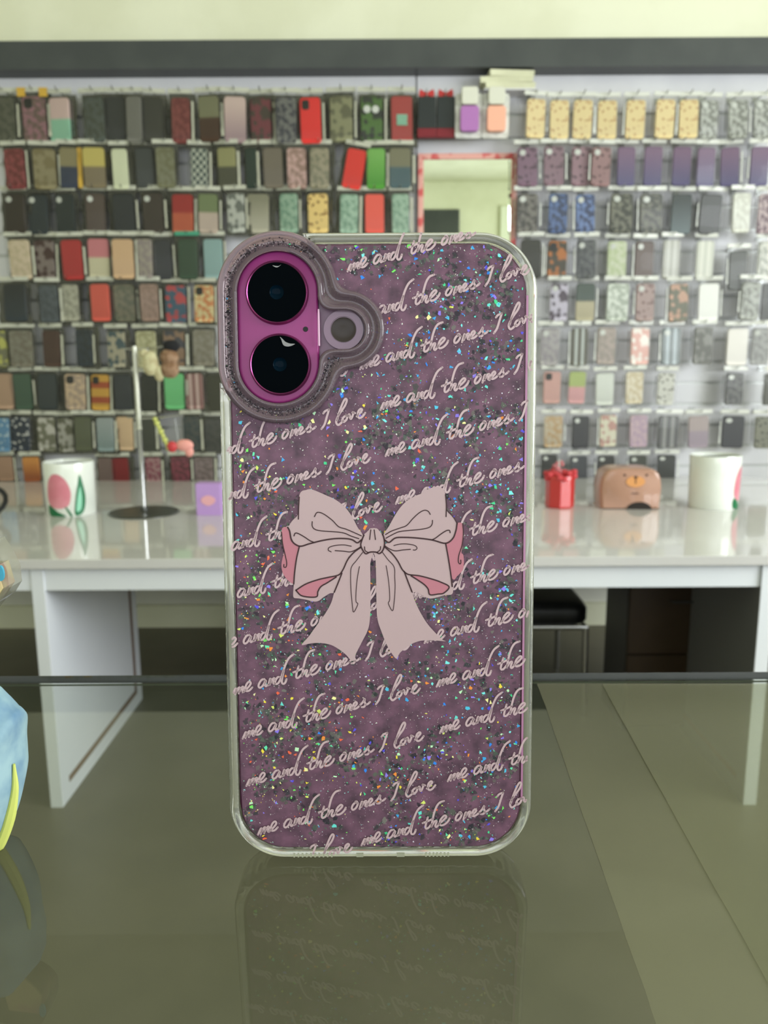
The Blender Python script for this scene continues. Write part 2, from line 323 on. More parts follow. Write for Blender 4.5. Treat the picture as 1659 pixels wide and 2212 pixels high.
L_ROWS = [
 (217, 302, [(10, 42, 'dark olive', 'mottle', (62, 64, 52), (78, 78, 66), ''), (75, 44, 'dusty pink floral, yellow-cornered', 'mottle', (128, 92, 98), (92, 76, 68), 'd'), (130, 40, 'pale pink and mint', 'split', (190, 165, 160), (130, 175, 150), ''),
   (203, 42, 'charcoal green', 'mottle', (62, 66, 58), (74, 80, 76), ''), (250, 40, 'glossy black', 'plain', (36, 38, 35), Z, ''), (290, 30, 'empty-looking smoky clear', 'plain', (105, 104, 98), Z, ''), (331, 38, 'plain black', 'plain', (44, 44, 36), Z, ''),
   (391, 36, 'dark red and rose', 'mottle', (112, 58, 54), (92, 40, 38), ''), (452, 40, 'khaki with brown foot', 'split', (110, 110, 84), (62, 42, 30), ''), (508, 42, 'blush white', 'grad', (180, 158, 150), (140, 118, 120), ''),
   (564, 40, 'maroon swirled', 'blot', (104, 52, 58), (62, 54, 46), ''), (618, 40, 'navy marbled', 'mottle', (48, 48, 54), (96, 96, 92), ''), (671, 40, 'bright red', 'plain', (205, 42, 38), Z, 'd0'),
   (737, 44, 'green-grey framed clear', 'blot', (128, 128, 98), (92, 92, 70), ''), (803, 42, 'green and black, two white spots', 'blot', (62, 92, 36), (28, 34, 24), ''), (868, 42, 'red with mint square', 'plain', (142, 52, 48), Z, '')]),
 (326, 402, [(33, 40, 'maroon flowered', 'mottle', (126, 60, 62), (96, 38, 38), ''), (97, 44, 'khaki clear', 'blot', (124, 116, 86), (108, 98, 66), ''), (150, 36, 'navy and sand', 'split', (118, 110, 78), (36, 44, 60), ''), (204, 42, 'yellow bloom', 'split', (172, 158, 84), (110, 98, 72), ''),
   (260, 30, 'plain cream', 'plain', (190, 194, 164), Z, ''), (313, 34, 'black-green', 'plain', (44, 48, 44), Z, ''), (358, 36, 'olive clear', 'mottle', (104, 104, 80), (90, 90, 62), ''), (431, 34, 'dark green and white chequered', 'check', (40, 54, 50), (150, 154, 140), ''),
   (491, 36, 'yellowish clear with black foot', 'split', (134, 132, 90), (66, 66, 50), ''), (543, 22, 'narrow dark green', 'plain', (30, 46, 38), Z, ''), (590, 38, 'grey-brown', 'plain', (98, 90, 76), Z, ''), (641, 38, 'pink blossom', 'mottle', (172, 140, 132), (130, 104, 92), ''),
   (690, 38, 'smoky green', 'mottle', (110, 108, 86), (140, 132, 110), ''), (765, 38, 'tilted scarlet', 'plain', (205, 50, 42), Z, 't'), (812, 36, 'two-tone leaf green', 'grad', (110, 165, 80), (70, 140, 40), ''), (864, 42, 'olive grey with blue foot', 'split', (106, 104, 82), (62, 82, 86), '')]),
 (424, 500, [(33, 42, 'black-brown', 'plain', (44, 36, 30), Z, 'l'), (82, 40, 'blue-black', 'plain', (34, 42, 46), Z, 'l'), (141, 38, 'teal-black', 'plain', (30, 38, 38), Z, 'l'), (207, 38, 'dark chocolate', 'plain', (66, 54, 44), Z, 'l'), (268, 42, 'jet black', 'plain', (28, 32, 32), Z, ''),
   (331, 40, 'dark coffee', 'plain', (50, 42, 34), Z, 'l'), (395, 42, 'red with orange print', 'split', (142, 38, 34), (170, 82, 56), ''), (450, 38, 'moss green over blush', 'split', (92, 104, 66), (160, 144, 130), ''), (510, 34, 'clear white-edged', 'blot', (168, 170, 162), (96, 100, 94), ''),
   (557, 44, 'smoky clear', 'grad', (120, 118, 98), (160, 156, 138), ''), (624, 36, 'sea-glass teal', 'mottle', (104, 136, 116), (140, 165, 145), ''), (687, 40, 'cream with brown dots', 'spots', (222, 192, 122), (120, 76, 30), ''), (754, 36, 'rounded teal glass', 'mottle', (112, 142, 122), (150, 176, 156), ''),
   (809, 38, 'coral', 'plain', (208, 82, 68), Z, ''), (865, 34, 'teal glass', 'mottle', (112, 140, 120), (144, 168, 148), '')]),
 (522, 600, [(44, 42, 'cream speckled', 'mottle', (170, 156, 128), (186, 170, 146), ''), (97, 42, 'grey-mauve, wine blotted', 'blot', (118, 106, 102), (60, 38, 36), ''), (156, 40, 'deep red', 'plain', (152, 38, 36), Z, ''), (214, 42, 'rose over ivory', 'split', (178, 108, 112), (182, 176, 146), ''),
   (266, 42, 'tan', 'plain', (182, 150, 114), Z, ''), (310, 36, 'white-grey', 'mottle', (150, 142, 130), (134, 124, 122), ''), (353, 34, 'small jet black', 'plain', (30, 32, 32), Z, ''), (406, 38, 'dark green, teal-carded,', 'plain', (48, 68, 52), Z, ''), (461, 38, 'powder blue', 'plain', (126, 154, 152), Z, '')]),
 (618, 692, [(33, 46, 'midnight black', 'grad', (32, 36, 38), (40, 48, 54), ''), (106, 38, 'slate', 'mottle', (52, 58, 60), (66, 72, 74), ''), (152, 34, 'frosted white-edged', 'mottle', (122, 122, 106), (150, 148, 130), ''), (217, 38, 'salmon red', 'plain', (192, 82, 68), Z, ''),
   (269, 42, 'olive tinted', 'mottle', (100, 94, 74), (76, 78, 60), ''), (323, 36, 'rosy brown', 'mottle', (136, 112, 98), (120, 98, 84), ''), (380, 42, 'blue, magenta and red patchwork', 'blot', (48, 76, 92), (160, 60, 60), ''), (441, 40, 'ivory with orange print', 'mottle', (200, 186, 140), (186, 122, 78), 'd')]),
 (716, 790, [(0, 30, 'yellow-edged', 'blot', (96, 96, 70), (160, 160, 80), ''), (46, 46, 'cloudy grey', 'mottle', (112, 110, 96), (98, 92, 78), ''), (112, 36, 'oxblood', 'plain', (66, 46, 38), Z, ''), (182, 34, 'ink blue', 'mottle', (46, 54, 62), (36, 42, 46), ''), (252, 36, 'pale, navy blotted', 'blot', (150, 144, 124), (60, 76, 80), ''),
   (316, 42, 'soft cream', 'mottle', (178, 176, 142), (150, 146, 112), ''), (376, 42, 'brown and ink clouded', 'blot', (112, 88, 64), (42, 42, 44), ''), (440, 44, 'pewter', 'mottle', (126, 122, 110), (112, 106, 90), '')]),
 (810, 884, [(8, 42, 'peach', 'plain', (168, 138, 116), Z, ''), (50, 36, 'bottle green', 'plain', (50, 72, 54), Z, ''), (103, 38, 'blackish teal', 'plain', (30, 38, 36), Z, ''), (163, 42, 'sand with dark window', 'mottle', (182, 158, 130), (150, 132, 116), 'd'), (217, 38, 'mustard with red bands', 'hband', (186, 142, 60), (150, 70, 40), 'd'),
   (266, 36, 'coal black', 'plain', (34, 38, 38), Z, ''), (322, 34, 'black, half behind the pole,', 'plain', (36, 38, 32), Z, ''), (377, 40, 'fresh green', 'plain', (94, 168, 106), Z, ''), (420, 36, 'mauve with pale streaks', 'stripe', (126, 92, 88), (180, 156, 150), ''), (464, 34, 'dark olive drab', 'plain', (54, 54, 42), Z, '')]),
 (903, 974, [(5, 30, 'denim blue, white-flecked', 'spots', (80, 120, 152), (170, 184, 186), ''), (45, 38, 'navy starry', 'spots', (34, 42, 56), (190, 190, 186), ''), (101, 36, 'grey with white arc', 'blot', (96, 96, 78), (165, 162, 152), ''), (143, 34, 'silver', 'blot', (150, 148, 140), (84, 84, 68), ''),
   (180, 34, 'army green', 'plain', (70, 74, 50), Z, ''), (228, 36, 'ice blue', 'grad', (140, 148, 148), (120, 136, 136), ''), (270, 34, 'apricot', 'plain', (192, 164, 130), Z, ''), (321, 28, 'shadowy black', 'plain', (52, 54, 44), Z, ''), (414, 34, 'deep navy', 'mottle', (48, 58, 60), (70, 72, 68), ''), (458, 40, 'graphite', 'mottle', (50, 52, 46), (62, 62, 56), '')]),
 (988, 1040, [(12, 32, 'cocoa tan', 'plain', (146, 116, 94), Z, ''), (68, 34, 'amber orange', 'grad', (182, 122, 58), (138, 74, 36), ''), (228, 30, 'dusty brown', 'plain', (106, 88, 84), Z, ''), (260, 34, 'crimson', 'plain', (112, 18, 24), Z, ''), (331, 32, 'raspberry', 'mottle', (124, 62, 78), (150, 118, 118), ''),
   (390, 38, 'burgundy', 'mottle', (118, 54, 66), (80, 38, 44), ''), (440, 40, 'greyish lilac', 'mottle', (120, 104, 104), (96, 84, 80), '')]),
]
CR = (222, 202, 148); CRS = (186, 146, 100); PU = (112, 86, 112); PU2 = (84, 78, 112)
R_ROWS = [
 (222, 294, [(x, 37, 'cream spotted', 'spots', CR, CRS, '') for x in (1157, 1208, 1258, 1311, 1372, 1436, 1487)] + [(x, 37, 'white flowered black-edged', 'mottle', (176, 178, 170), (122, 124, 116), 'l') for x in (1530, 1594, 1648)]),
 (324, 398, [(1139, 40, 'plum leopard-print', 'spots', (122, 94, 112), (50, 36, 44), 'l'), (1196, 40, 'mauve leopard-print', 'spots', (128, 102, 112), (60, 42, 48), 'l'), (1257, 42, 'pinkish leopard-print', 'spots', (140, 110, 118), (62, 42, 50), 'l'), (1298, 38, 'rosy leopard-print', 'spots', (142, 110, 110), (70, 44, 44), 'l')]
   + [(x, 36, 'purple fading to indigo', 'grad', PU, PU2, '') for x in (1352, 1410, 1472, 1524, 1576, 1640)]),
 (424, 500, [(1139, 42, 'black marble', 'mottle', (56, 54, 48), (110, 106, 98), 'l'), (1205, 38, 'blue marble', 'mottle', (86, 108, 152), (48, 58, 84), 'l'), (1264, 38, 'bright blue marble', 'mottle', (104, 126, 170), (52, 62, 92), 'l'), (1342, 44, 'grey leopard-print', 'mottle', (112, 112, 98), (56, 58, 50), 'l'), (1406, 46, 'dark leopard-print', 'mottle', (98, 98, 84), (48, 50, 42), 'l'),
   (1471, 40, 'smoked teal', 'grad', (48, 56, 56), (92, 104, 106), ''), (1534, 44, 'graphite black', 'plain', (56, 58, 56), Z, ''), (1601, 36, 'milky white', 'mottle', (212, 214, 200), (190, 190, 176), ''), (1655, 34, 'pale pink', 'mottle', (190, 172, 172), (120, 100, 108), '')]),
 (524, 600, [(1146, 40, 'inky', 'plain', (48, 48, 40), Z, ''), (1203, 38, 'brown with orange flame', 'blot', (66, 60, 46), (170, 104, 50), 'd'), (1266, 38, 'gunmetal', 'mottle', (70, 72, 74), (96, 98, 98), 'l'), (1332, 38, 'pistachio', 'mottle', (178, 190, 150), (198, 204, 178), 'l'), (1391, 38, 'espresso brown', 'plain', (88, 72, 64), Z, 'l'),
   (1449, 34, 'see-through grey', 'stripe', (170, 170, 160), (196, 196, 188), ''), (1522, 34, 'see-through white', 'stripe', (206, 208, 196), (226, 226, 214), ''), (1593, 36, 'black, hung low,', 'plain', (78, 80, 76), Z, ''), (1654, 34, 'silvery', 'mottle', (160, 162, 152), (210, 210, 200), '')]),
 (615, 690, [(1207, 36, 'lilac with dark figure', 'blot', (188, 182, 196), (84, 74, 84), 'l'), (1264, 38, 'forest green over cream', 'split', (72, 84, 76), (176, 168, 138), ''), (1334, 44, 'white and sage', 'mottle', (214, 220, 208), (170, 178, 164), ''), (1393, 38, 'rosy brown leopard-print', 'spots', (160, 138, 132), (96, 66, 66), 'l'),
   (1465, 38, 'grey with orange streak', 'blot', (120, 120, 106), (196, 160, 140), ''), (1530, 40, 'gleaming white', 'plain', (240, 240, 232), Z, ''), (1620, 38, 'grey smoke', 'mottle', (128, 130, 122), (170, 172, 164), ''), (1660, 30, 'blackish', 'plain', (70, 70, 66), Z, '')]),
 (711, 786, [(1187, 38, 'mauve grey', 'mottle', (150, 144, 148), (168, 164, 162), 'l'), (1251, 34, 'dark with white streaks', 'stripe', (92, 90, 78), (178, 184, 178), ''), (1309, 38, 'warm grey', 'mottle', (146, 138, 128), (166, 152, 144), 'l'), (1382, 38, 'coral and white', 'blot', (216, 168, 156), (232, 224, 214), ''),
   (1449, 40, 'steel blue', 'stripe', (118, 126, 126), (176, 186, 190), 'l'), (1518, 38, 'charcoal', 'blot', (100, 100, 94), (134, 134, 128), ''), (1592, 42, 'shiny white', 'plain', (232, 228, 220), Z, ''), (1642, 36, 'ash grey', 'mottle', (146, 146, 144), (168, 168, 166), 'l')]),
 (806, 872, [(1192, 36, 'salmon pink', 'plain', (190, 148, 138), Z, 'd0'), (1246, 34, 'green, pink and white', 'split', (164, 178, 110), (208, 158, 158), ''), (1306, 36, 'snow white', 'plain', (214, 218, 208), Z, ''), (1370, 36, 'cream patterned', 'mottle', (216, 208, 186), (196, 182, 150), ''), (1438, 34, 'white with black flowers', 'spots', (202, 202, 192), (110, 106, 98), ''),
   (1586, 38, 'black, hung alone,', 'mottle', (56, 56, 54), (92, 92, 88), 'l'), (1662, 22, 'dark grey', 'plain', (90, 90, 82), Z, '')]),
 (899, 966, [(1195, 38, 'peach flowered', 'mottle', (200, 188, 164), (190, 160, 122), ''), (1254, 36, 'matt black', 'plain', (44, 44, 46), Z, 'l'), (1313, 36, 'ivory with red heart', 'blot', (204, 200, 176), (180, 140, 128), ''), (1379, 38, 'pink and lilac', 'mottle', (184, 160, 166), (166, 142, 158), ''), (1443, 44, 'black with silver streaks', 'stripe', (72, 72, 70), (128, 128, 124), ''),
   (1508, 42, 'dusty pink dark-edged', 'split', (164, 150, 148), (150, 136, 146), ''), (1583, 44, 'blue-black', 'plain', (60, 60, 64), Z, 'l'), (1650, 38, 'black and olive leopard-print', 'spots', (120, 120, 104), (50, 50, 42), '')]),
 (984, 1036, [(1186, 34, 'black', 'plain', (50, 50, 48), Z, 'l'), (1250, 36, 'black-blue', 'plain', (60, 62, 66), Z, 'l'), (1308, 36, 'charred black', 'plain', (56, 55, 54), Z, 'l'), (1377, 36, 'olive black', 'plain', (60, 62, 54), Z, 'l'), (1439, 38, 'pitch black', 'plain', (48, 50, 46), Z, 'l')]),
]
for side, rows in (('L', L_ROWS), ('R', R_ROWS)):
    K = 1.22 if side == 'L' else 1.05
    for ri, (y0, y1, items) in enumerate(rows):
        for i, (x, wd, look, pat, c1, c2, cm) in enumerate(items):
            dy = random.uniform(-2, 2) + (22 if 'hung low' in look else 0)
            pack(x, y0+dy, y1+dy, wd, look, pat, c1, c2, cm[:1] if cm != 't' else '', side, ri, i, tilt=11 if cm == 't' else 0)
# ------------------------------------------------------------------ middle section: mirror, hanging goods, stack
MY = WALLY-.02
p0, p1 = at_y(903, 332, MY), at_y(1118, 332, MY); pb = at_y(1010, 640, MY)
t = thing('wall_mirror', 'rectangular mirror with a pink and red flowered border on the slatted wall', 'mirror', ((p0.x+p1.x)/2, MY, pb.z))
mw, mh = p1.x-p0.x, p0.z-pb.z
b = MB(); b.box((-mw/2+.018, -.004, .02), (mw/2-.018, .004, mh-.022)); b.build('mirror_glass', mat('mirror', (.86, .92, .80), .015, metal=1), t)
mf = noisy('flowered_border', srgb(232, 172, 160), srgb(212, 92, 90), 26, .5, .50, .58)
b = MB(); b.box((-mw/2, -.01, 0), (-mw/2+.022, .012, mh)); b.box((mw/2-.022, -.01, 0), (mw/2, .012, mh)); b.box((-mw/2+.022, -.01, 0), (mw/2-.022, .012, .022)); b.box((-mw/2+.022, -.01, mh-.022), (mw/2-.022, .012, mh)); b.build('border', mf, t, bevel=.002)
b = MB(); b.box((-mw/2+.01, .006, .01), (mw/2-.01, .018, mh-.01)); b.build('backing', M_white, t)
t.rotation_euler = (math.radians(-.5), 0, 0)
def hang(px, py, Y): return at_y(px, py, Y)
M_redb = mat('red_satin', srgb(190, 50, 50), .4); M_dk = mat('black_card', srgb(34, 40, 40), .4); M_rd2 = mat('dark_red_card', srgb(120, 22, 34), .5)
for i, (px, lab) in enumerate(((922, 'black hanging pack with red bow and dark red foot, beside the dense rack'), (963, 'black hanging pack with red bow and dark red foot, beside the lilac earphone case'))):
    a = at_y(px, 210, WALLY-.08); c = at_y(px, 298, WALLY-.08); h = a.z-c.z
    t = thing('bow_pack', lab, 'hanging pack', (a.x, WALLY-.08, c.z), 0, 'black packs with red bows')
    b = MB(); b.box((-.035, -.012, .03), (.035, .012, h)); b.build('card_box', M_dk, t, bevel=.003)
    b = MB(); b.box((-.036, -.013, 0), (.036, .013, .032)); b.build('box_foot', M_rd2, t, bevel=.002)
    b = MB(); 
    for s in (-1, 1):
        b.prism([(0, -.004), (0, .004), (s*.026, .018), (s*.03, 0), (s*.026, -.014)], -.016, -.006, 0, Matrix.Translation((0, 0, h+.014)) @ RX)
    b.ball((0, .011, h+.014), .008); b.build('bow', M_redb, t, bevel=.001)
    b = MB(); b.tube([(0, 0, h), (0, 0, h+.03), (0, .02, h+.035), (0, .08, h+.035)], .0015, 6); b.build('hanger', M_hook, t)
for px, c, nm in ((1014, (160, 105, 165), 'lilac'), (1072, (225, 165, 140), 'peach')):
    a = at_y(px, 200, WALLY-.11); c2 = at_y(px, 297, WALLY-.11); h = a.z-c2.z
    t = thing('earphone_case_pack', f'{nm} and white earphone case in a clear box beside the mirror top', 'earphone case', (a.x, WALLY-.11, c2.z), 0, 'boxed earphone cases')
    b = MB(); b.prism(rrect(.104, h, .012, 4, 0, h/2), -.012, -.010, 0, RX); b.build('white_tray', M_head_r, t)
    b = MB(); b.prism(rrect(.070, .090, .012, 4, 0, .062), -.002, .024, 0, RX); b.build('lower_shell', mat(nm+'_silicone', tuple(x*1.2 for x in srgb(*c)), .5), t, bevel=.003)
    b = MB(); b.prism(rrect(.062, .062, .010, 4, 0, .143), -.002, .024, 0, RX); b.build('lid_shell', mat('white_silicone', srgb(215, 215, 200), .5), t, bevel=.003)
    b = MB(); b.tube([(0, .01, h-.008), (0, .108, h-.008)], .002, 6); b.build('hanger', M_hook, t)
M_paper = noisy('cream_card', srgb(222, 222, 192), srgb(205, 205, 175), 8, .6)
sb = at_y(1100, 195, WALLY-.06)
t = thing('ledge_shelf', 'short pale ledge under a pile of cream boxes at the panel top', 'shelf', (sb.x, WALLY, sb.z-.006))
b = MB(); b.box((-.10, -.085, 0), (.10, 0, .006)); b.build('shelf_board', M_slat, t, bevel=.001)
b = MB()
for s in (-.08, .08): b.prism([(0, 0), (-.06, 0), (0, -.03)], -.002, .002, 0, Matrix.Translation((s, 0, 0)) @ Matrix(((0, 0, 1, 0), (1, 0, 0, 0), (0, 1, 0, 0), (0, 0, 0, 1))))
b.build('bracket', M_hook, t)
zz = sb.z
for k, (dx, ln, an, lab) in enumerate(((0, .19, 2, 'lowest of the cream boxes piled above the boxed peach earphone case'), (-.012, .20, -3, 'middle one of the cream boxes piled above the boxed peach earphone case'), (.004, .17, 5, 'topmost of the cream boxes piled above the boxed peach earphone case'))):
    t = thing('flat_box', lab, 'box', (sb.x+dx, WALLY-.05, zz), math.radians(an), 'piled cream boxes')
    b = MB(); b.box((-ln/2, -.035, 0), (ln/2, .035, .020)); b.build('carton', M_paper, t, bevel=.002)
    b = MB(); b.box((-ln/2-.001, -.036, .012), (ln/2+.001, .036, .0215)); b.build('lid', M_paper, t, bevel=.001)
    zz += .0216
# ------------------------------------------------------------------ white table
TZ = .668
yf = at_z(829, 1205, TZ).y; xl = at_y(78, 1300, yf).x; xr = at_y(1662, 1300, yf).x
t = thing('white_desk', 'long glossy white desk in front of the slatted wall', 'desk', (0, yf, 0))
D = WALLY-.012-yf
b = MB()
pts = [(-1.9, 0), (1.62, 0), (1.66, .25), (1.60, D-.16), (1.49, D), (-1.9, D)]
b.prism(pts, TZ-.024, TZ); b.build('desk_top', M_top, t, bevel=.0015)
b = MB(); b.box((-1.85, .02, TZ-.083), (xl-.016, .038, TZ-.024)); b.box((xl+.016, .02, TZ-.083), (xr+.0-.016, .038, TZ-.024)); b.build('apron', M_white, t)
M_shadep = mat('shaded_laminate', srgb(120, 120, 122), .3)  # shade on the right panel's inner face, put into a grey
leg_d = at_z(270, 1510, 0).y-yf; leg_f = at_z(107, 1745, 0).y-yf
for x, s in ((xl, 1), (xr, -1)):
    b = MB(); b.box((x-.016, max(.012, leg_f), 0), (x+.016, leg_d, TZ-.024)); pn = b.build('side_panel', M_white if s > 0 else M_shadep, t, bevel=.001)
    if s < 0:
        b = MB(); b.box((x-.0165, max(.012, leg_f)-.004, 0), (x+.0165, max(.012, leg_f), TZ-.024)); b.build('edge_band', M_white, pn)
    b = MB(); xx = x+s*.0165; d0, d1 = sorted((xx, xx-s*.002))
    b.box((d0, leg_d-.075, .055), (d1+.001, leg_d-.055, TZ-.085)); b.box((d0, leg_f+.05, .045), (d1+.001, leg_d-.055, .062)); q = b.build('inset_strip', mat('brown_strip', srgb(120, 96, 80), .5), pn)
# ------------------------------------------------------------------ bins on the desk
def glaze(col, r=.18): return noisy('glaze', srgb(*col), tuple(x*.93 for x in srgb(*col)), 6, r, coat=.5)
M_bin = glaze((236, 240, 232)); M_dkin = mat('bin_inside', srgb(60, 62, 58), .6)
M_tul = noisy('tulip_pink', srgb(212, 128, 142), srgb(226, 156, 166), 9, .3); M_leaf = mat('leaf_green', srgb(20, 110, 66), .35); M_mint = mat('mint_green', srgb(150, 215, 185), .35)
def on_cyl(pts, R, H, th0, off):
    out = []
    for u, v in pts:
        a = th0+u; out.append((R*math.sin(a)*(1+off/R), -R*math.cos(a)*(1+off/R), v*H))
    return out
def tulip_bin(px, pyb, wpx, rz, label):
    p = at_z(px, pyb, TZ); R = wpx/2*(p.y-.0)/F*1.0
    yc = p.y+R*.98; R = wpx/2*yc/F; p = Vector((p.x*yc/p.y, yc, TZ)); rz -= math.atan2(p.x, p.y)
    H = R*2*1.08
    t = thing('round_bin', label, 'bin', p, rz, 'white tulip bins')
    b = MB(); b.loft([[(r*math.cos(2*PI*j/64), r*math.sin(2*PI*j/64), z) for j in range(64)] for r, z in ((R*.93, 0), (R*.96, .004), (R, H-.004), (R*.985, H), (R*.95, H-.002), (R*.94, H-.012))], cap0=True)
    b.loft([[(r*math.cos(2*PI*j/64), r*math.sin(2*PI*j/64), z) for j in range(64)] for r, z in ((R*.94, H-.012), (R*.9, .02))], 1, cap1=True)
    b.build('bin_body', [M_bin, M_dkin], t, smooth=True)
    def decal(pts, m, off, nm):
        pts = smooth_path([(u, v, 0) for u, v in pts], 5, True); pts = [(q.x, q.y) for q in pts]
        cu = sum(q[0] for q in pts)/len(pts); cv = sum(q[1] for q in pts)/len(pts); b = MB(); rr = []
        for k in (1, .75, .5, .25, .02):
            rr.append(on_cyl([(cu+(q[0]-cu)*k, cv+(q[1]-cv)*k) for q in pts], R*1.0, H, 0, off))
        rr = [[(x*(.96+.04*z/H)+0, y*(.96+.04*z/H), z) for x, y, z in r_] for r_ in rr]
        b.loft(rr, cap1=True); return b.build(nm, m, t, recalc=False, smooth=True)
    decal([(-1.05, .30), (-1.0, .60), (-.75, .78), (-.45, .80), (-.15, .68), (.0, .45), (-.12, .22), (-.45, .16), (-.8, .18)], M_tul, .0012, 'tulip_flower')
    decal([(.1, .05), (.15, .3), (.25, .55), (.38, .78), (.5, .6), (.58, .35), (.5, .12), (.3, .02)], M_leaf, .0012, 'tulip_leaf')
    decal([(.17, .10), (.22, .3), (.32, .5), (.38, .55), (.42, .35), (.36, .14)], M_mint, .0018, 'leaf_highlight')
    decal([(-1.1, .12), (-1.0, .22), (-.6, .10), (-.25, .02), (-.6, .01), (-1.0, .02)], M_leaf, .0012, 'low_leaf')
    decal([(-.26, .18), (-.2, .18), (0, .03), (-.08, .02)], M_leaf, .0014, 'stem')
    return t
tulip_bin(157, 1117, 106, 0, 'white round bin with a pink tulip facing front, standing on the white desk')
tulip_bin(1538, 1103, 106, math.radians(112), 'white round bin with its tulip turned aside, beside the brown bear box')
# red faceted canister
p = at_z(1208, 1100, TZ); R = 32*p.y/F; H = 72*p.y/F
t = thing('red_canister', 'shiny red faceted canister with a ruffled top on the white desk', 'canister', (p.x*(p.y+R)/p.y, p.y+R, TZ), math.radians(12))
b = MB(); oc = lambda r: [(r*math.cos(2*PI*(j+.5)/8), r*math.sin(2*PI*(j+.5)/8)) for j in range(8)]
b.loft([[(x, y, z) for x, y in oc(r)] for r, z in ((R*.97, 0), (R, .006), (R, H-.01), (R*.95, H))], cap0=True, cap1=True); b.build('canister_body', mat('red_lacquer', srgb(196, 44, 44), .2, coat=.5), t, bevel=.002)
b = MB()
for k in range(26):
    a = k*2.4; rr = R*(.95 if k % 2 else .6); b.ball((rr*math.cos(a), rr*math.sin(a), H+random.uniform(-.01, .012)), .011, seg=8)
b.build('ruffle', mat('red_gauze', srgb(205, 70, 76), .7), t, smooth=True)
b = MB()
for k in range(9): b.ball((-.005+random.uniform(-.014, .014), random.uniform(-.014, .014), H+.006+k*.0045), .011-k*.0006, seg=8)
b.build('pompom', mat('rose_gauze', srgb(196, 120, 124), .7), t, smooth=True)
# bear box
p = at_z(1356, 1100, TZ); Wb = 133*p.y/F; Hb = 90*p.y/F; Db = Wb*.62
t = thing('bear_box', 'brown rounded box with a simple bear face, between red canister and white bin', 'storage box', (p.x*(p.y+Db*.3)/p.y, p.y+Db/2, TZ), math.radians(-3))
Mbear = glaze((176, 134, 112), .35)
bear_outline = [(v_.x*Wb, v_.y*Hb) for v_ in smooth_path([(.46, .0, 0), (.48, .04, 0), (.495, .3, 0), (.5, .55, 0), (.47, .8, 0), (.40, .93, 0), (.28, .99, 0), (0, 1, 0), (-.28, .99, 0), (-.40, .93, 0), (-.47, .8, 0), (-.5, .55, 0), (-.495, .3, 0), (-.48, .04, 0), (-.46, 0, 0), (0, 0, 0)], 4, True)]
b = MB(); rings = []
for k, (s, y) in enumerate(((.86, -.5), (.95, -.46), (1, -.36), (1, .36), (.95, .46), (.86, .5))):
    rings.append([(x*(.4+.6*s), y*Db, max(0.0, z*(.55+.45*s)+Hb*(1-s)*.22)) for x, z in bear_outline])
b.loft(rings, cap0=True, cap1=True); b.build('box_body', Mbear, t, smooth=50)
yb = -.5*Db-.0012
def disc(cx, cz, rx, rz_, m, nm, y=yb, n=28, d=.0012):
    b = MB(); b.prism([(cx+rx*math.cos(2*PI*j/n), cz+rz_*math.sin(2*PI*j/n)) for j in range(n)], -y-.001, -y+d, 0, RX); return b.build(nm, m, t)
disc(.012, Hb*.68, .030, .018, mat('muzzle_orange', srgb(216, 152, 92), .4), 'muzzle')
Mdb = mat('face_brown', srgb(70, 44, 34), .5)
disc(.012, Hb*.79, .006, .004, Mdb, 'nose', yb-.0012); 
for s in (-1, 1): disc(.012+s*.035, Hb*.84, .0035, .0035, Mdb, 'eye')
b = MB(); b.prism([(.0105, Hb*.63), (.0135, Hb*.63), (.0135, Hb*.78), (.0105, Hb*.78)], -yb, -yb+.0022, 0, RX); b.build('mouth', Mdb, t)
b = MB(); b.prism([(.002, Hb*.38), (.024, Hb*.38), (.024, Hb*.40), (.002, Hb*.40)], -yb-.001, -yb+.001, 0, RX); b.build('small_mark', Mdb, t)
b = MB(); b.prism([(.028+.040*math.cos(PI*j/14), .0+.024*math.sin(PI*j/14)) for j in range(15)], -yb-.004, -yb+.0016, 0, RX); b.build('arched_opening', mat('opening_dark', srgb(38, 32, 28), .8), t)
# lavender box
p = at_z(452, 1113, TZ)
t = thing('lavender_box', 'lavender box with a pink heart cut-out, standing next to the glitter phone case', 'box', (p.x, p.y+.02, TZ), math.radians(-3))
wv = 54*p.y/F; hv = 70*p.y/F
b = MB(); b.box((-wv/2, -.02, 0), (wv/2, .03, hv)); b.build('carton', mat('lavender_card', srgb(188, 150, 212), .5), t, bevel=.001)
hp = [(0, -.016), (-.020, -.006), (-.022, .006), (-.012, .014), (0, .017), (.012, .014), (.022, .006), (.020, -.006)]
b = MB(); b.prism([(q.x, q.y+hv*.46) for q in smooth_path([(x, y, 0) for x, y in hp], 4, True)], .0198, .0215, 0, RX); b.build('heart_sticker', mat('pink_sticker', srgb(232, 172, 180), .5), t)
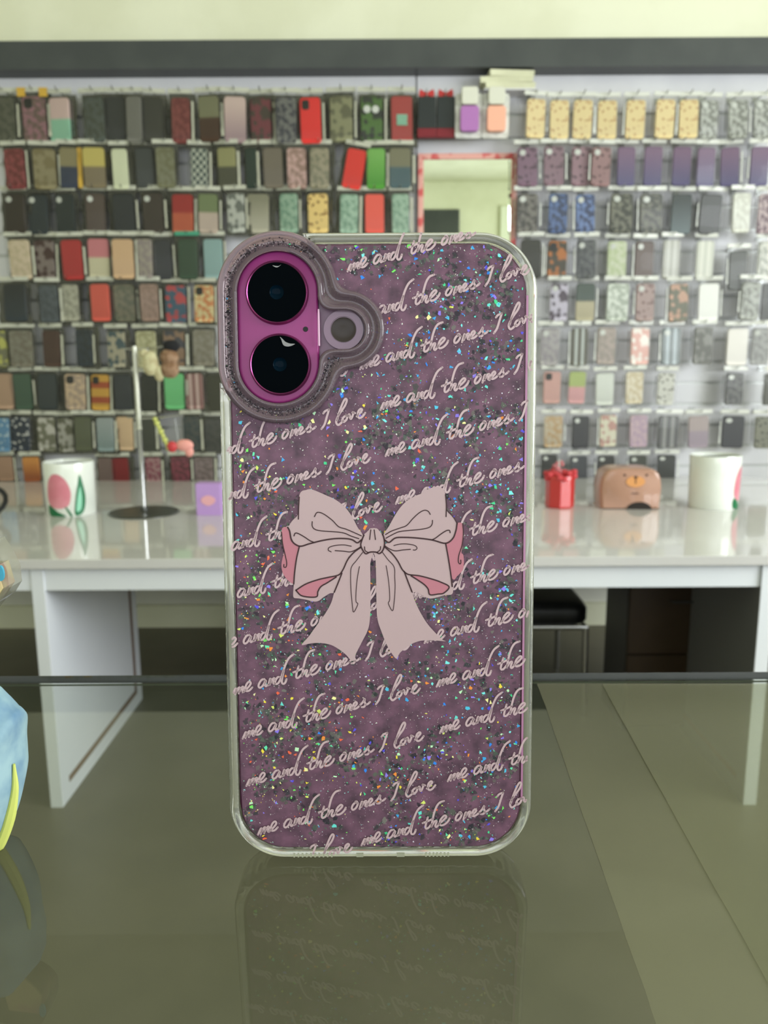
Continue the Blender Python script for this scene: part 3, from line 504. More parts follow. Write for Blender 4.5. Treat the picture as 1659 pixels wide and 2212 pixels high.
# ------------------------------------------------------------------ chrome charm stand
p = at_z(312, 1108, TZ); R = 75*p.y/F
t = thing('charm_stand', 'chrome pole on a dark round base, charm stand on the white desk', 'display stand', (p.x, p.y, TZ))
b = MB(); b.lathe([(R, 0), (R, .003), (R*.97, .006), (.012, .008), (.010, .02)], 64); b.build('round_base', mat('dark_enamel', srgb(58, 60, 54), .3), t, smooth=30)
ptop = at_y(300, 748, p.y).z-TZ; pj = at_y(306, 925, p.y).z-TZ
b = MB(); b.tube([(0, 0, .008), (0, 0, pj)], .0058, 16); b.build('lower_pole', M_chrome, t, smooth=True)
b = MB(); b.tube([(0, 0, pj), (0, 0, ptop)], .0072, 16); b.ball((0, 0, pj), .009); b.build('upper_pole', mat('pale_metal', srgb(205, 205, 190), .25, metal=.5), t, smooth=True)
for zq, L_ in ((ptop-.01, .12), (pj+.03, .14)):
    b = MB(); b.tube([(-L_*.3, .02, zq+.004), (0, 0, zq), (L_*.5, -.015, zq+.004), (L_, -.02, zq+.012)], .0022, 8); b.build('arm', M_chrome, t, smooth=True)
def cpt(px, py): return at_y(px, py, p.y-.03)
# charms
def charm(name, label, cat, parts, px, py, cord_to):
    o = cpt(px, py); t = thing(name, label, cat, o, 0)
    for nm, mb, m in parts: mb.build(nm, m, t, smooth=True)
    b = MB(); q = cpt(*cord_to)-o; b.tube([(0, 0, 0), (q.x*.5, 0, q.z*.5), (q.x, .0, q.z)], .0012, 6); b.build('cord', M_hook, t)
m1 = MB()
for k in range(8): m1.ball((-.022+k*.0055, 0, .050-k*.013), .0075+.002*(k % 2), seg=10)
charm('bead_strap', 'yellow-green bead strap hanging from the chrome charm stand', 'strap', [('beads', m1, mat('lime_beads', srgb(196, 200, 110), .3))], 352, 940, (336, 905))
m1 = MB(); m1.ball((.018, 0, 0), .024, sc=(1.2, .5, .8)); m1.ball((.032, 0, -.02), .014, sc=(1, .5, 1.2)); m2 = MB(); m2.ball((-.020, -.004, -.004), .018, sc=(.9, .6, 1))
charm('bow_charm', 'pink and red satin bow charm hanging above the lavender box', 'charm', [('pink_loop', m1, mat('pink_satin', srgb(232, 160, 150), .4)), ('red_loop', m2, mat('red_loop_satin', srgb(196, 62, 66), .4))], 386, 962, (378, 905))
m1 = MB(); m1.ball((0, 0, 0), .026, sc=(1, .6, 1.5)); m1.ball((.025, 0, -.03), .016, sc=(1, .6, 1.6)); m1.ball((-.018, 0, .03), .014, sc=(1, .6, 1))
charm('cream_plush_charm', 'cream plush charm hanging at the top of the chrome stand', 'charm', [('plush', m1, noisy('cream_plush', srgb(205, 200, 160), srgb(180, 168, 130), 60, .9))], 325, 785, (318, 752))
m1 = MB(); m1.ball((0, 0, .012), .026, sc=(1.1, .7, 1)); m1.ball((0, 0, -.025), .024, sc=(1.2, .7, 1.2)); m2 = MB(); m2.ball((.008, 0, .045), .020, sc=(1.3, .7, 1))
charm('brown_plush_charm', 'brown plush charm with black cap, hanging from the chrome stand arm', 'charm', [('plush', m1, noisy('brown_plush', srgb(128, 96, 70), srgb(160, 130, 105), 60, .9)), ('cap', m2, mat('black_felt', srgb(30, 30, 32), .9))], 366, 780, (362, 742))
# black cable loop at the desk's left
p = at_z(-12, 1122, TZ)
b = MB(); b.tube([(.06*math.cos(a*PI/8), .05+.03*math.sin(a*PI/8), .012+.045*(1+math.sin(a*PI/8))*.9) for a in range(16)], .008, 8, closed=True)
o = b.build('cable_loop', M_black, None, smooth=True, loc=(p.x-.03, p.y-.03, TZ)); tag(o, 'thick black cable loop standing on the desk left of the tulip bin', 'cable')
# ------------------------------------------------------------------ stool and cabinet under the desk
ys = 2.42
sr = at_y(1272, 1350, ys); st = at_y(1255, 1270, ys+.02)
t = thing('padded_stool', 'black padded stool with chrome legs under the white desk', 'stool', (sr.x-.21, ys+.2, 0))
zs0 = sr.z; zs1 = zs0+.07
b = MB(); b.loft([[(x, y, z) for x, y in rrect(w_, w_, .05, 5)] for w_, z in ((.40, zs0), (.42, zs0+.012), (.42, zs0+.05), (.40, zs0+.066), (.36, zs1+.004))], cap0=True, cap1=True); b.build('seat_cushion', M_black, t, smooth=50)
b = MB(); q = .2; b.tube([(-q, -q, zs0-.008), (q, -q, zs0-.008), (q, q, zs0-.008), (-q, q, zs0-.008)], .009, 10, closed=True); b.build('seat_frame', M_chrome, t, smooth=True)
for sx in (-1, 1):
    for sy in (-1, 1):
        b = MB(); b.tube([(sx*q, sy*q, zs0-.008), (sx*q*1.02, sy*q*1.02, 0.0)], .010, 10); b.build('leg', M_chrome, t, smooth=True)
cf = at_z(1440, 1580, 0).y; xa = at_y(1355, 1400, cf).x; xb = at_y(1600, 1400, cf).x
t = thing('drawer_cabinet', 'dark brown low cabinet under the right end of the white desk', 'cabinet', ((xa+xb)/2, cf, 0))
Mcab = noisy('dark_brown_board', srgb(58, 44, 30), srgb(70, 54, 38), 3, .4); Mcs = mat('grey_board', srgb(84, 82, 84), .4)
w2 = (xb-xa)/2
b = MB(); b.box((-w2, .018, 0), (-w2+.018, .24, .50)); b.box((w2-.018, .018, 0), (w2, .24, .50)); b.box((-w2+.018, .018, .482), (w2-.018, .24, .50)); b.box((-w2+.018, .22, 0), (w2-.018, .24, .482)); b.build('carcass', Mcs, t)
for k in range(2):
    b = MB(); b.box((-w2+.002, 0, .02+k*.235), (w2-.002, .017, .25+k*.235)); d = b.build('drawer_front', Mcab, t, bevel=.001)
    b = MB(); b.tube([(-.05, -.001, .19+k*.235), (-.05, -.018, .19+k*.235), (.05, -.018, .19+k*.235), (.05, -.001, .19+k*.235)], .003, 8); b.build('drawer_pull', M_band, d)
# ------------------------------------------------------------------ HERO: glitter phone case
LEAN = math.radians(4.9)
V = Vector((0, math.sin(LEAN), math.cos(LEAN))); W = Vector((0, -math.cos(LEAN), math.sin(LEAN))); U = Vector((1, 0, 0))
PM = CAM + ray(818, 1300)*.1957
def hit(px, py, w=0.0):
    r = ray(px, py); P0 = PM + W*w; k = (P0-CAM).dot(W)/r.dot(W); return CAM + r*k
O = hit(823, 1853)
GZ = O.z-.0011
def pc(px, py, w=0.0):
    q = hit(px, py, w)-O; return (q.dot(U), q.dot(V), w)
S = .077/669     # metres per pixel on the case
case = thing('phone_case', 'clear phone case with purple glitter back, pink bow and script lettering, upright on glass counter', 'phone case')
case.matrix_world = Matrix(((U.x, V.x, W.x, O.x), (U.y, V.y, W.y, O.y), (U.z, V.z, W.z, O.z), (0, 0, 0, 1)))
phone = thing('smartphone', 'pink smartphone with two black lenses inside the glitter case', 'smartphone')
phone.matrix_world = case.matrix_world.copy()
ctr = pc(820, 1177)
top = pc(830, 501)[1]; bot = 0.0
cw = .0770; ch = top-bot; cx = ctr[0]-.0002; cy = (top+bot)/2
def prr(inset, w, n=24, r=.0142, scal=0):
    pts = rrect(cw-2*inset, ch-2*inset, max(.002, r-inset), n, cx, cy)
    # add straight-side samples for scallops
    out = []
    for i, p_ in enumerate(pts):
        q = pts[(i+1) % len(pts)]; d = math.hypot(q[0]-p_[0], q[1]-p_[1]); k = max(1, int(d/.0006))
        for j in range(k):
            out.append((p_[0]+(q[0]-p_[0])*j/k, p_[1]+(q[1]-p_[1])*j/k))
    res = []
    acc = 0
    for i, p_ in enumerate(out):
        q = out[(i+1) % len(out)]; res.append((p_[0], p_[1], w))
    return res
def contour_pair(profile, r=.0142, scal_idx=(), amp=.00022, period=.0042):
    base = rrect(1, 1, .1, 1)
    # common parametrisation: sample perimeter directions on the outer outline, offset along the normals
    outer = rrect(cw, ch, r, 24, cx, cy); pts = []
    for i, p_ in enumerate(outer):
        q = outer[(i+1) % len(outer)]; d = math.hypot(q[0]-p_[0], q[1]-p_[1]); k = max(1, int(d/.0006))
        for j in range(k): pts.append((p_[0]+(q[0]-p_[0])*j/k, p_[1]+(q[1]-p_[1])*j/k))
    n = len(pts); nor = []
    for i in range(n):
        a, b_ = pts[i-1], pts[(i+1) % n]; tx, ty = b_[0]-a[0], b_[1]-a[1]; l = math.hypot(tx, ty); nor.append((ty/l, -tx/l))
    s = 0; rings = [[] for _ in profile]
    for i in range(n):
        s += math.hypot(pts[i][0]-pts[i-1][0], pts[i][1]-pts[i-1][1])
        sc = amp*max(0, math.sin(2*PI*s/period))
        for k, (ins, w) in enumerate(profile):
            d = ins + (sc if k in scal_idx else 0)
            rings[k].append((pts[i][0]-nor[i][0]*d, pts[i][1]-nor[i][1]*d, w))
    return rings
M_clear = mat('clear_tpu', (.93, .94, .84), .05, trans=.88, ior=1.42)
M_ring = mat('mauve_tpu', srgb(178, 152, 164), .05, trans=.75, ior=1.45)
# camera island contour, in pixels
def cap(x, y, ax, ay, bx, by, r):
    dx, dy = bx-ax, by-ay; t_ = max(0, min(1, ((x-ax)*dx+(y-ay)*dy)/(dx*dx+dy*dy))); return math.hypot(x-ax-dx*t_, y-ay-dy*t_)-r
def sdf(x, y):
    a = cap(x, y, 599, 629, 602, 784, 88); b_ = cap(x, y, 640, 712, 746, 712, 43); k = 34
    h = max(0, min(1, .5+.5*(b_-a)/k)); return b_*(1-h)+a*h-k*h*(1-h)
def sdf_lens(x, y): return cap(x, y, 599, 629, 602, 784, 87)
PI_ = .0027     # plate inset from the outer edge
b = MB(); b.loft(contour_pair([(.0022, -.0098), (.0006, -.0102), (0, -.0088), (0, -.0008), (.0005, .0001), (.0013, .0003), (.0021, .0002), (.0025, -.0002), (.0024, -.0014), (.0017, -.0040), (.0021, -.0075), (.0022, -.0098)], scal_idx=(9,), amp=.0005))
def to_px(u, v): return (818+(u-pc(818, 1300)[0])/S, 1300-(v-pc(818, 1300)[1])/S)
keep = [f for f in b.f if not (sdf(*to_px(b.v[f[0]][0], b.v[f[0]][1])) < 38)]
b.f = keep; b.m = [0]*len(keep)
b.build('bumper_frame', M_clear, case, smooth=60)
NC = 240
def contour(d, fn=sdf, c=(625, 712), n=NC):
    out = []
    for i in range(n):
        a = 2*PI*i/n; lo, hi = 5, 320
        for _ in range(30):
            m_ = (lo+hi)/2
            if fn(c[0]+m_*math.cos(a), c[1]-m_*math.sin(a)) < d: lo = m_
            else: hi = m_
        out.append((c[0]+lo*math.cos(a), c[1]-lo*math.sin(a)))
    return out
# glitter back plate with the camera opening
ccp = pc(625, 712)
def plate_ray(a, inset, rr):
    dx, dy = math.cos(a), math.sin(a); lo, hi = .001, .2; hw, hh = cw/2-inset, ch/2-inset; r_ = rr
    for _ in range(34):
        m_ = (lo+hi)/2; x, y = abs(ccp[0]+dx*m_-cx), abs(ccp[1]+dy*m_-cy); qx, qy = x-(hw-r_), y-(hh-r_)
        d = math.hypot(max(qx, 0), max(qy, 0))+min(max(qx, qy), 0)-r_
        if d < 0: lo = m_
        else: hi = m_
    return (ccp[0]+dx*lo, ccp[1]+dy*lo)
M_plate = noisy('purple_resin', srgb(122, 88, 108), srgb(80, 62, 74), 230, .4, .35, .7, detail=6, spec=.2)
b = MB(); N2 = 720
inner = [pc(x, y) for x, y in contour(2, n=N2)]
angs = [math.atan2(q[1]-ccp[1], q[0]-ccp[0]) for q in inner]
o1 = [plate_ray(a, PI_+.0004, .0115) for a in angs]; o2 = [plate_ray(a, PI_-.0001, .0119) for a in angs]
b.loft([[(q[0], q[1], 0) for q in inner], [(q[0], q[1], 0) for q in o1]], 0)
b.loft([[(q[0], q[1], 0) for q in inner], [(q[0], q[1], -.0016) for q in inner]], 0)
b.loft([[(q[0], q[1], -.0016) for q in inner], [(q[0], q[1], -.0016) for q in o2]], 0)
b.build('glitter_plate', M_plate, case, recalc=False)
b = MB(); b.loft([[(q[0], q[1], .00002) for q in o1], [(q[0], q[1], -.0007) for q in o2], [(q[0], q[1], -.0016) for q in o2]], 0)
b.build('plate_edge', mat('plum_edge', srgb(110, 50, 92), .25, metal=.3), case, smooth=True)
b = MB(); xe = cx+cw/2-PI_+.00005; b.box((xe-.00015, .0150, -.0002), (xe+.00035, ch-.0150, .00025)); b.build('lit_pink_line', mat('lit_pink_line', srgb(176, 122, 158), .3), case)  # pink rail drawn on the right only, its lit look put into colour
# glitter
def in_plate(u, v, m_=.0006):
    x, y = abs(u-cx), abs(v-cy); hw, hh, r_ = cw/2-PI_-m_, ch/2-PI_-m_, .0115; qx, qy = x-(hw-r_), y-(hh-r_)
    return math.hypot(max(qx, 0), max(qy, 0))+min(max(qx, qy), 0)-r_ < 0
def to_px(u, v): return (818+(u-pc(818, 1300)[0])/S, 1300-(v-pc(818, 1300)[1])/S)
holeP = [pc(x, y) for x, y in contour(4)]
def in_hole(u, v):
    x, y = to_px(u, v); return sdf(x, y) < 6
verts, faces, cols = [], [], []
def flake(u, v, r, n, w, col, al, el=1):
    a0 = random.uniform(0, 2*PI); k = len(verts); ea = random.uniform(0, PI)
    for j in range(n):
        a = a0+2*PI*j/n+random.uniform(-.5, .5); rr = r*random.uniform(.65, 1.15)
        x, y = rr*math.cos(a), rr*math.sin(a)*el
        verts.append((u+x*math.cos(ea)-y*math.sin(ea), v+x*math.sin(ea)+y*math.cos(ea), w)); cols.append((*col, al))
    faces.append(tuple(range(k, k+n)))
def rand_uv():
    while True:
        u, v = random.uniform(cx-cw/2, cx+cw/2), random.uniform(cy-ch/2, cy+ch/2)
        if in_plate(u, v) and not in_hole(u, v): return u, v
cool = [(90, 200, 235), (60, 140, 240), (110, 225, 215), (100, 90, 225), (70, 170, 235), (130, 240, 240), (80, 215, 150), (150, 130, 240)]
warm = [(245, 225, 80), (225, 240, 120), (245, 150, 70), (130, 235, 110), (110, 230, 180), (240, 110, 80), (200, 245, 200), (250, 245, 170)]
i = 0
while i < 4200:      # dull see-through flakes, clumped
    u, v = rand_uv()
    if noise.noise(Vector((u*95, v*95, 3.1)))+.35*noise.noise(Vector((u*300, v*300, 1))) < random.uniform(-.1, .28): continue
    g = random.choice([(70, 76, 78), (88, 96, 90), (58, 60, 66), (106, 112, 102), (132, 130, 124), (84, 76, 84), (98, 114, 104)])
    flake(u, v, random.uniform(.0003, .0010), random.choice((4, 5, 6)), .00003+i*1.2e-8, srgb(*g), random.uniform(.25, .8), random.uniform(.5, 1)); i += 1
i = 0
while i < 1900:      # bright foil flakes
    u, v = rand_uv(); x = (u-cx)/cw+.5; y = (v-cy)/ch+.5
    if noise.noise(Vector((u*95, v*95, 3.1))) < random.uniform(-.5, .35): continue
    pcool = .15+.75*x+.35*(y-.4)
    c = random.choice(cool if random.random() < pcool else warm)
    r = random.choice((.00022, .0003, .00036, .00044, .00056, .0007)) if random.random() < .72 else .0002
    flake(u, v, r, random.choice((3, 4, 4, 5)), .00008+i*1e-8, srgb(*c), 1, random.uniform(.45, 1)); i += 1
for i in range(650):       # pale icy shards
    u, v = rand_uv(); flake(u, v, random.uniform(.00013, .00034), random.choice((3, 4)), .000125+i*3e-9, srgb(*random.choice([(215, 240, 245), (240, 245, 235), (180, 235, 240), (235, 230, 245), (170, 225, 205)])), 1, random.uniform(.3, .8))
for i in range(5200):      # fine white sparkle
    u, v = rand_uv(); r = random.choice((.00007, .00009, .00012, .00017))*(1 if random.random() < .9 else 1.6)
    c = random.choice([(235, 225, 228), (200, 190, 195), (150, 140, 146), (240, 235, 220), (190, 160, 180)])
    flake(u, v, r, random.choice((3, 4)), .00011+i*3e-9, srgb(*c), 1, random.uniform(.5, 1))
ring_c = {d: contour(d) for d in (12, 15, 18, 21, 24, 27)}
for i in range(1500):       # glitter caught in the camera ring
    k = int((random.uniform(.20, .92)*NC)) % NC; d = random.choice((12, 15, 15, 18, 18, 21, 21, 24, 27)); x, y = ring_c[d][k]
    q = pc(x+random.uniform(-2, 2), y+random.uniform(-2, 2), .0020)
    g = random.choice([(40, 34, 38), (40, 34, 38), (60, 52, 58), (90, 78, 84), (30, 26, 30), (220, 210, 214)]) if random.random() < .97 else random.choice(cool+warm)
    flake(q[0], q[1], random.uniform(.00008, .00034) if g[0] < 100 else .00010, random.choice((3, 4, 5)), (.0016 if d in (15, 18, 21) else .0021)+i*1e-8, srgb(*g), 1, random.uniform(.4, 1))
me = bpy.data.meshes.new('glitter'); me.from_pydata(verts, [], faces)
ca = me.color_attributes.new('col', 'FLOAT_COLOR', 'POINT')
ca.data.foreach_set('color', [c for q in cols for c in q])
mg = mat('foil_flakes', (1, 1, 1), .4, spec=.15); N, L, bs = nodes(mg); at = N.new('ShaderNodeAttribute'); at.attribute_name = 'col'
L.new(at.outputs['Color'], bs.inputs['Base Color']); L.new(at.outputs['Alpha'], bs.inputs['Alpha'])
me.materials.append(mg); gl = bpy.data.objects.new('glitter', me); C.objects.link(gl); gl.parent = case; tag(gl, 'iridescent foil glitter flakes', kind='stuff')
# lettering -------------------------------------------------------------
WORDS = {
 'me': [[(50,587),(64,556),(74,536),(82,538),(80,556),(73,582)], [(76,572),(92,542),(104,526),(112,530),(108,548),(101,574)], [(104,566),(120,538),(132,520),(140,524),(135,545),(133,562),(143,562)],
        [(143,560),(165,540),(190,512),(200,490),(188,478),(168,496),(155,532),(163,554),(188,550),(212,526)]],
 'and': [[(312,458),(290,464),(270,492),(264,516),(276,528),(300,510),(326,466),(318,500),(324,516),(345,500)], [(345,508),(352,480),(360,455),(365,462),(358,502)], [(360,495),(378,462),(392,450),(396,460),(386,492),(400,494)],
         [(440,440),(420,444),(402,474),(404,496),(424,492),(446,455),(465,400),(488,335),(515,286),(552,256)], [(472,385),(456,462),(458,490),(472,496),(486,482),(494,458)]],
 'the': [[(550,403),(590,388),(632,368)], [(592,355),(574,425),(578,448),(598,442),(622,412)], [(622,430),(636,350),(656,280),(684,236),(722,220)], [(622,432),(644,394),(660,384),(664,392),(654,424),(664,436),(684,414)],
         [(682,410),(710,388),(736,362),(742,346),(726,342),(700,370),(690,402),(700,422),(730,414),(758,388),(770,364)]],
 'ones': [[(852,318),(830,340),(820,368),(830,382),(852,368),(868,338),(862,314),(848,318),(872,328)], [(884,374),(892,345),(902,316),(908,320),(900,356)], [(902,350),(920,320),(934,308),(940,314),(930,346),(942,354)],
          [(944,346),(972,322),(988,302),(980,288),(962,304),(955,334),(965,346),(990,336),(1012,316)], [(1010,318),(1036,290),(1054,260),(1050,284),(1058,304),(1048,326),(1028,330)], [(1056,312),(1078,304),(1096,288)]],
 'I': [[(1160,182),(1176,164),(1208,150)], [(1208,150),(1190,205),(1170,268),(1144,306)]],
 'love': [[(1272,240),(1296,160),(1326,90),(1345,66),(1354,82),(1336,126),(1298,178),(1272,224),(1266,254),(1280,274),(1302,262),(1326,238)], [(1346,200),(1326,214),(1316,238),(1328,250),(1350,232),(1358,206),(1346,199),(1370,204)],
          [(1364,198),(1376,190),(1380,214),(1388,226),(1402,200),(1406,180),(1398,172),(1422,180)], [(1436,206),(1464,178),(1480,156),(1470,146),(1450,165),(1444,198),(1456,218),(1480,210),(1506,178)]]}
A0 = pc(520+50/3.77, 1540+587/3.77)
TPL = pc(750, 1620)[0]-pc(650, 1620)[0]
ALL = ['me', 'and', 'the', 'ones', 'I', 'love']
ROWS = [((751, 587), ALL[:4]), ((760, 696), ALL[1:]), ((778, 798), ALL), ((750, 801), ['love'], 1), ((822, 885), ALL), ((789, 892), ALL[1:], 1), ((833, 985), ALL), ((800, 989), ALL[1:], 1), ((855, 1088), ALL), ((825, 1094), ALL, 1),
        ((883, 1192), ALL), ((458, 1305), ALL), ((885, 1296), ALL), ((471, 1405), ALL), ((917, 1388), ALL), ((503, 1500), ALL), ((943, 1482), ALL), ((525, 1594), ALL), ((950, 1582), ALL), ((533, 1696), ALL), ((967, 1686), ALL), ((558, 1801), ALL), ((781, 1824), ALL), ((761, 1829), ALL[4:], 1)]
def rim_inset(u, v):
    x, y = abs(u-cx), abs(v-cy); r_ = .0142; qx, qy = x-(cw/2-r_), y-(ch/2-r_)
    return -(math.hypot(max(qx, 0), max(qy, 0))+min(max(qx, qy), 0)-r_)
def ribbon(b, pts, hw, w, mi=0, taper=False):
    n = len(pts); L_, R_ = [], []
    for i, p_ in enumerate(pts):
        t_ = (pts[min(i+1, n-1)]-pts[max(i-1, 0)]); l = math.hypot(t_.x, t_.y) or 1; nx, ny = -t_.y/l, t_.x/l
        h = hw*(1 if not taper else (.55+.45*math.sin(PI*i/(n-1))))
        w_ = w
        L_.append((p_.x+nx*h, p_.y+ny*h, w_)); R_.append((p_.x-nx*h, p_.y-ny*h, w_))
    k = len(b.v); b.v += L_+R_
    for i in range(n-1): b.f.append((k+i, k+n+i, k+n+i+1, k+i+1)); b.m.append(mi)
    for i in (0, n-1):
        c = pts[i]; k = len(b.v); w_ = w; b.v += [(c.x+hw*math.cos(a*PI/4), c.y+hw*math.sin(a*PI/4), w_) for a in range(8)] if not taper else [(c.x+hw*.5*math.cos(a*PI/4), c.y+hw*.5*math.sin(a*PI/4), w) for a in range(8)]
        b.f.append(tuple(range(k, k+8))); b.m.append(mi)
LW = .00042
b = MB()
xlim0, xlim1 = cx-cw/2+.0018, cx+cw/2-.0014
E0 = pc(520+1506/3.77, 1540+178/3.77)
for (ax, ay), words, *at_end in ROWS:
    a = pc(ax, ay); q0_, q1_ = pc(ax-50, ay), pc(ax+50, ay); ts_ = .985*(q1_[0]-q0_[0])/TPL
    if at_end: a = (a[0]-(E0[0]-A0[0])*ts_, a[1]-(E0[1]-A0[1])*ts_, 0)
    for wd in words:
        for st_ in WORDS[wd]:
            loc = [pc(520+x/3.77, 1540+y/3.77) for x, y in st_]
            pts = [Vector(((q[0]-A0[0])*ts_+a[0], (q[1]-A0[1])*ts_+a[1], 0)) for q in loc]
            pts = smooth_path(pts, 5); run = []
            for q in pts+[None]:
                ok = False
                if q is not None:
                    X, Y_ = to_px(q.x, q.y)
                    ok = xlim0 < q.x < xlim1 and cy-ch/2+.0012 < q.y < cy+ch/2-.0002 and rim_inset(q.x, q.y) > .0003 and sdf(X, Y_) > (26 if wd == 'love' else 42)
                if ok: run.append(q)
                else:
                    if len(run) > 2: ribbon(b, run, .00026, .00122 if False else LW)
                    run = []
lt = b.build('lettering', mat('pale_pink_ink', srgb(198, 172, 177), .45), case, recalc=False)
lt.location = (0, 0, .00003)
# bow print -------------------------------------------------------------
def bz(pts): return [Vector(pc(580+x/3.687, 1030+y/3.687)) for x, y in pts]
WH = [
 [(245,160),(265,115),(300,104),(335,97),(390,115),(460,146),(530,178),(600,230),(660,305),(710,400),(750,460),(735,510),(710,525),(660,495),(570,490),(430,505),(255,550),(205,520),(180,470),(160,405),(190,350),(240,290)],
 [(250,548),(430,500),(570,485),(665,490),(710,520),(735,540),(720,560),(650,620),(610,690),(585,765),(558,820),(525,915),(490,925),(440,955),(400,985),(360,990),(300,975),(240,965),(205,960),(198,930),(205,840),(215,760),(230,640)],
 [(745,545),(660,610),(610,690),(585,765),(560,820),(525,915),(500,1000),(450,1090),(370,1200),(320,1270),(265,1335),(340,1322),(420,1320),(500,1335),(570,1375),(620,1415),(655,1455),(680,1460),(690,1420),(740,1320),(790,1220),(808,1130),(812,1000),(812,800),(812,680),(835,600),(800,560)],
 [(830,590),(850,640),(857,800),(860,1000),(868,1130),(900,1230),(940,1330),(980,1400),(1020,1445),(1045,1400),(1110,1345),(1180,1310),(1250,1298),(1330,1300),(1410,1305),(1380,1290),(1320,1230),(1260,1160),(1200,1060),(1160,970),(1140,910),(1110,830),(1080,750),(1040,680),(990,620),(925,550),(880,560)],
 [(915,460),(960,390),(1010,300),(1060,230),(1110,185),(1170,150),(1220,130),(1245,95),(1270,100),(1300,85),(1350,80),(1385,92),(1405,130),(1415,200),(1420,270),(1470,320),(1500,370),(1490,430),(1465,490),(1410,525),(1300,502),(1180,487),(1020,484),(960,522),(925,507)],
 [(920,545),(960,518),(1020,482),(1180,482),(1300,500),(1410,527),(1425,600),(1440,720),(1455,800),(1467,870),(1462,930),(1400,940),(1330,960),(1280,965),(1230,945),(1180,915),(1140,912),(1100,800),(1070,740),(1030,660),(980,600)],
 [(720,470),(745,465),(775,445),(800,420),(815,408),(860,408),(880,425),(905,455),(930,480),(930,530),(905,590),(885,612),(855,600),(815,600),(775,614),(750,590),(725,540)]]
PKS = [[(105,430),(120,400),(150,400),(165,430),(190,510),(247,552),(228,650),(213,760),(205,840),(190,845),(150,815),(115,760),(105,700),(115,640),(125,600),(110,520)],
 [(1498,370),(1540,370),(1550,450),(1545,540),(1535,600),(1550,620),(1555,680),(1545,740),(1500,790),(1480,815),(1458,800),(1440,720),(1425,600),(1408,530),(1460,490),(1488,430)]]
FL = [[(220,900),(300,850),(400,815),(480,800),(550,790),(500,820),(440,855),(405,890),(390,945),(375,953),(270,945)],
 [(1130,775),(1200,785),(1290,808),(1370,835),(1437,873),(1395,922),(1350,930),(1285,935),(1270,890),(1240,855),(1190,820)]]
LN = [([(240,335),(242,250),(247,160)],1.1), ([(368,315),(385,285),(410,282),(450,300),(510,345),(560,395),(620,415),(690,445),(740,468)],1), ([(350,355),(350,390),(370,415),(420,428),(520,435),(600,445),(660,470),(720,490)],1),
 ([(205,468),(215,447),(240,450),(290,478),(330,505),(365,520)],1.1), ([(155,400),(170,430),(190,510),(250,550),(330,530),(430,505),(530,490),(620,490),(670,500),(708,523),(740,500)],1.5), ([(248,550),(225,650),(210,760),(203,850)],1.4),
 ([(660,550),(600,540),(530,545),(485,560),(478,582),(500,595)],.9), ([(532,585),(600,590),(650,595),(690,582),(735,555)],1), ([(735,560),(680,600),(630,660),(595,735),(560,778),(480,797),(400,815),(300,850),(220,900)],1.4),
 ([(220,900),(270,945),(380,953),(395,910),(420,870),(470,840),(540,795)],1.4), ([(585,765),(560,830),(525,915)],1.4), ([(750,600),(700,665),(662,715),(655,780),(658,900),(670,1030),(680,1073),(712,1010),(697,985),(700,880),(712,780),(725,712)],.8),
 ([(106,440),(115,530),(135,620),(147,680),(142,715),(125,715),(125,695)],1), ([(760,462),(745,500),(735,540),(750,580),(775,610),(810,597),(855,597),(885,608),(912,580),(925,530),(918,480),(908,455)],1.5),
 ([(815,420),(806,497)],1), ([(842,420),(852,497)],1), ([(765,555),(770,585),(795,600)],1), ([(893,553),(888,580),(865,598)],1), ([(1408,140),(1415,220),(1413,315)],1.1),
 ([(1287,297),(1270,272),(1240,265),(1200,285),(1150,330),(1100,385),(1050,405),(980,430),(932,458)],1), ([(1305,345),(1302,375),(1280,400),(1220,415),(1120,425),(1040,435),(980,462),(935,487)],1), ([(1445,443),(1440,425),(1415,427),(1370,455),(1330,485),(1300,500)],1.1),
 ([(1500,370),(1490,430),(1465,490),(1408,527),(1300,500),(1180,485),(1080,480),(1010,485),(960,520),(925,500)],1.5), ([(1410,530),(1430,640),(1450,770),(1462,870)],1.4), ([(998,545),(1050,533),(1110,533),(1165,545),(1182,565),(1170,580),(1152,580)],.9),
 ([(1130,575),(1070,580),(1010,587),(965,572),(928,548)],1), ([(925,555),(985,610),(1030,670),(1065,735),(1100,768),(1135,778),(1200,785),(1290,808),(1370,835),(1437,873),(1395,922),(1350,930),(1285,935),(1270,890),(1240,855),(1190,820),(1135,785)],1.4),
 ([(1080,750),(1110,830),(1142,912)],1.4), ([(905,595),(950,655),(1000,715),(1005,800),(1008,880),(1000,1000),(987,1063),(955,1005),(965,975),(962,880),(950,780),(937,705)],.8), ([(1545,370),(1550,450),(1540,540),(1515,620),(1510,670),(1520,690),(1530,685),(1530,660)],1),
 ([(1420,265),(1470,320),(1500,370)],.8)]
b = MB(); BW = .00050
for k, (lst, mi) in enumerate(((WH, 0), (PKS, 1), (FL, 1))):
    for j, pl in enumerate(lst):
        q = smooth_path(bz(pl), 4, True); wv_ = BW+k*.00002+j*.000001
        b.add([(v_.x, v_.y, wv_) for v_ in q], [tuple(range(len(q)))], mi)
for pl, lw in LN:
    ribbon(b, smooth_path(bz(pl), 6), .000125*lw, BW+.00008, 2)
bm_ = b.build('bow_print', [mat('bow_blush_ink', srgb(188, 162, 165), .5), mat('bow_pink_ink', srgb(186, 116, 130), .45), mat('bow_outline_ink', srgb(56, 26, 30), .6)], case, recalc=False)
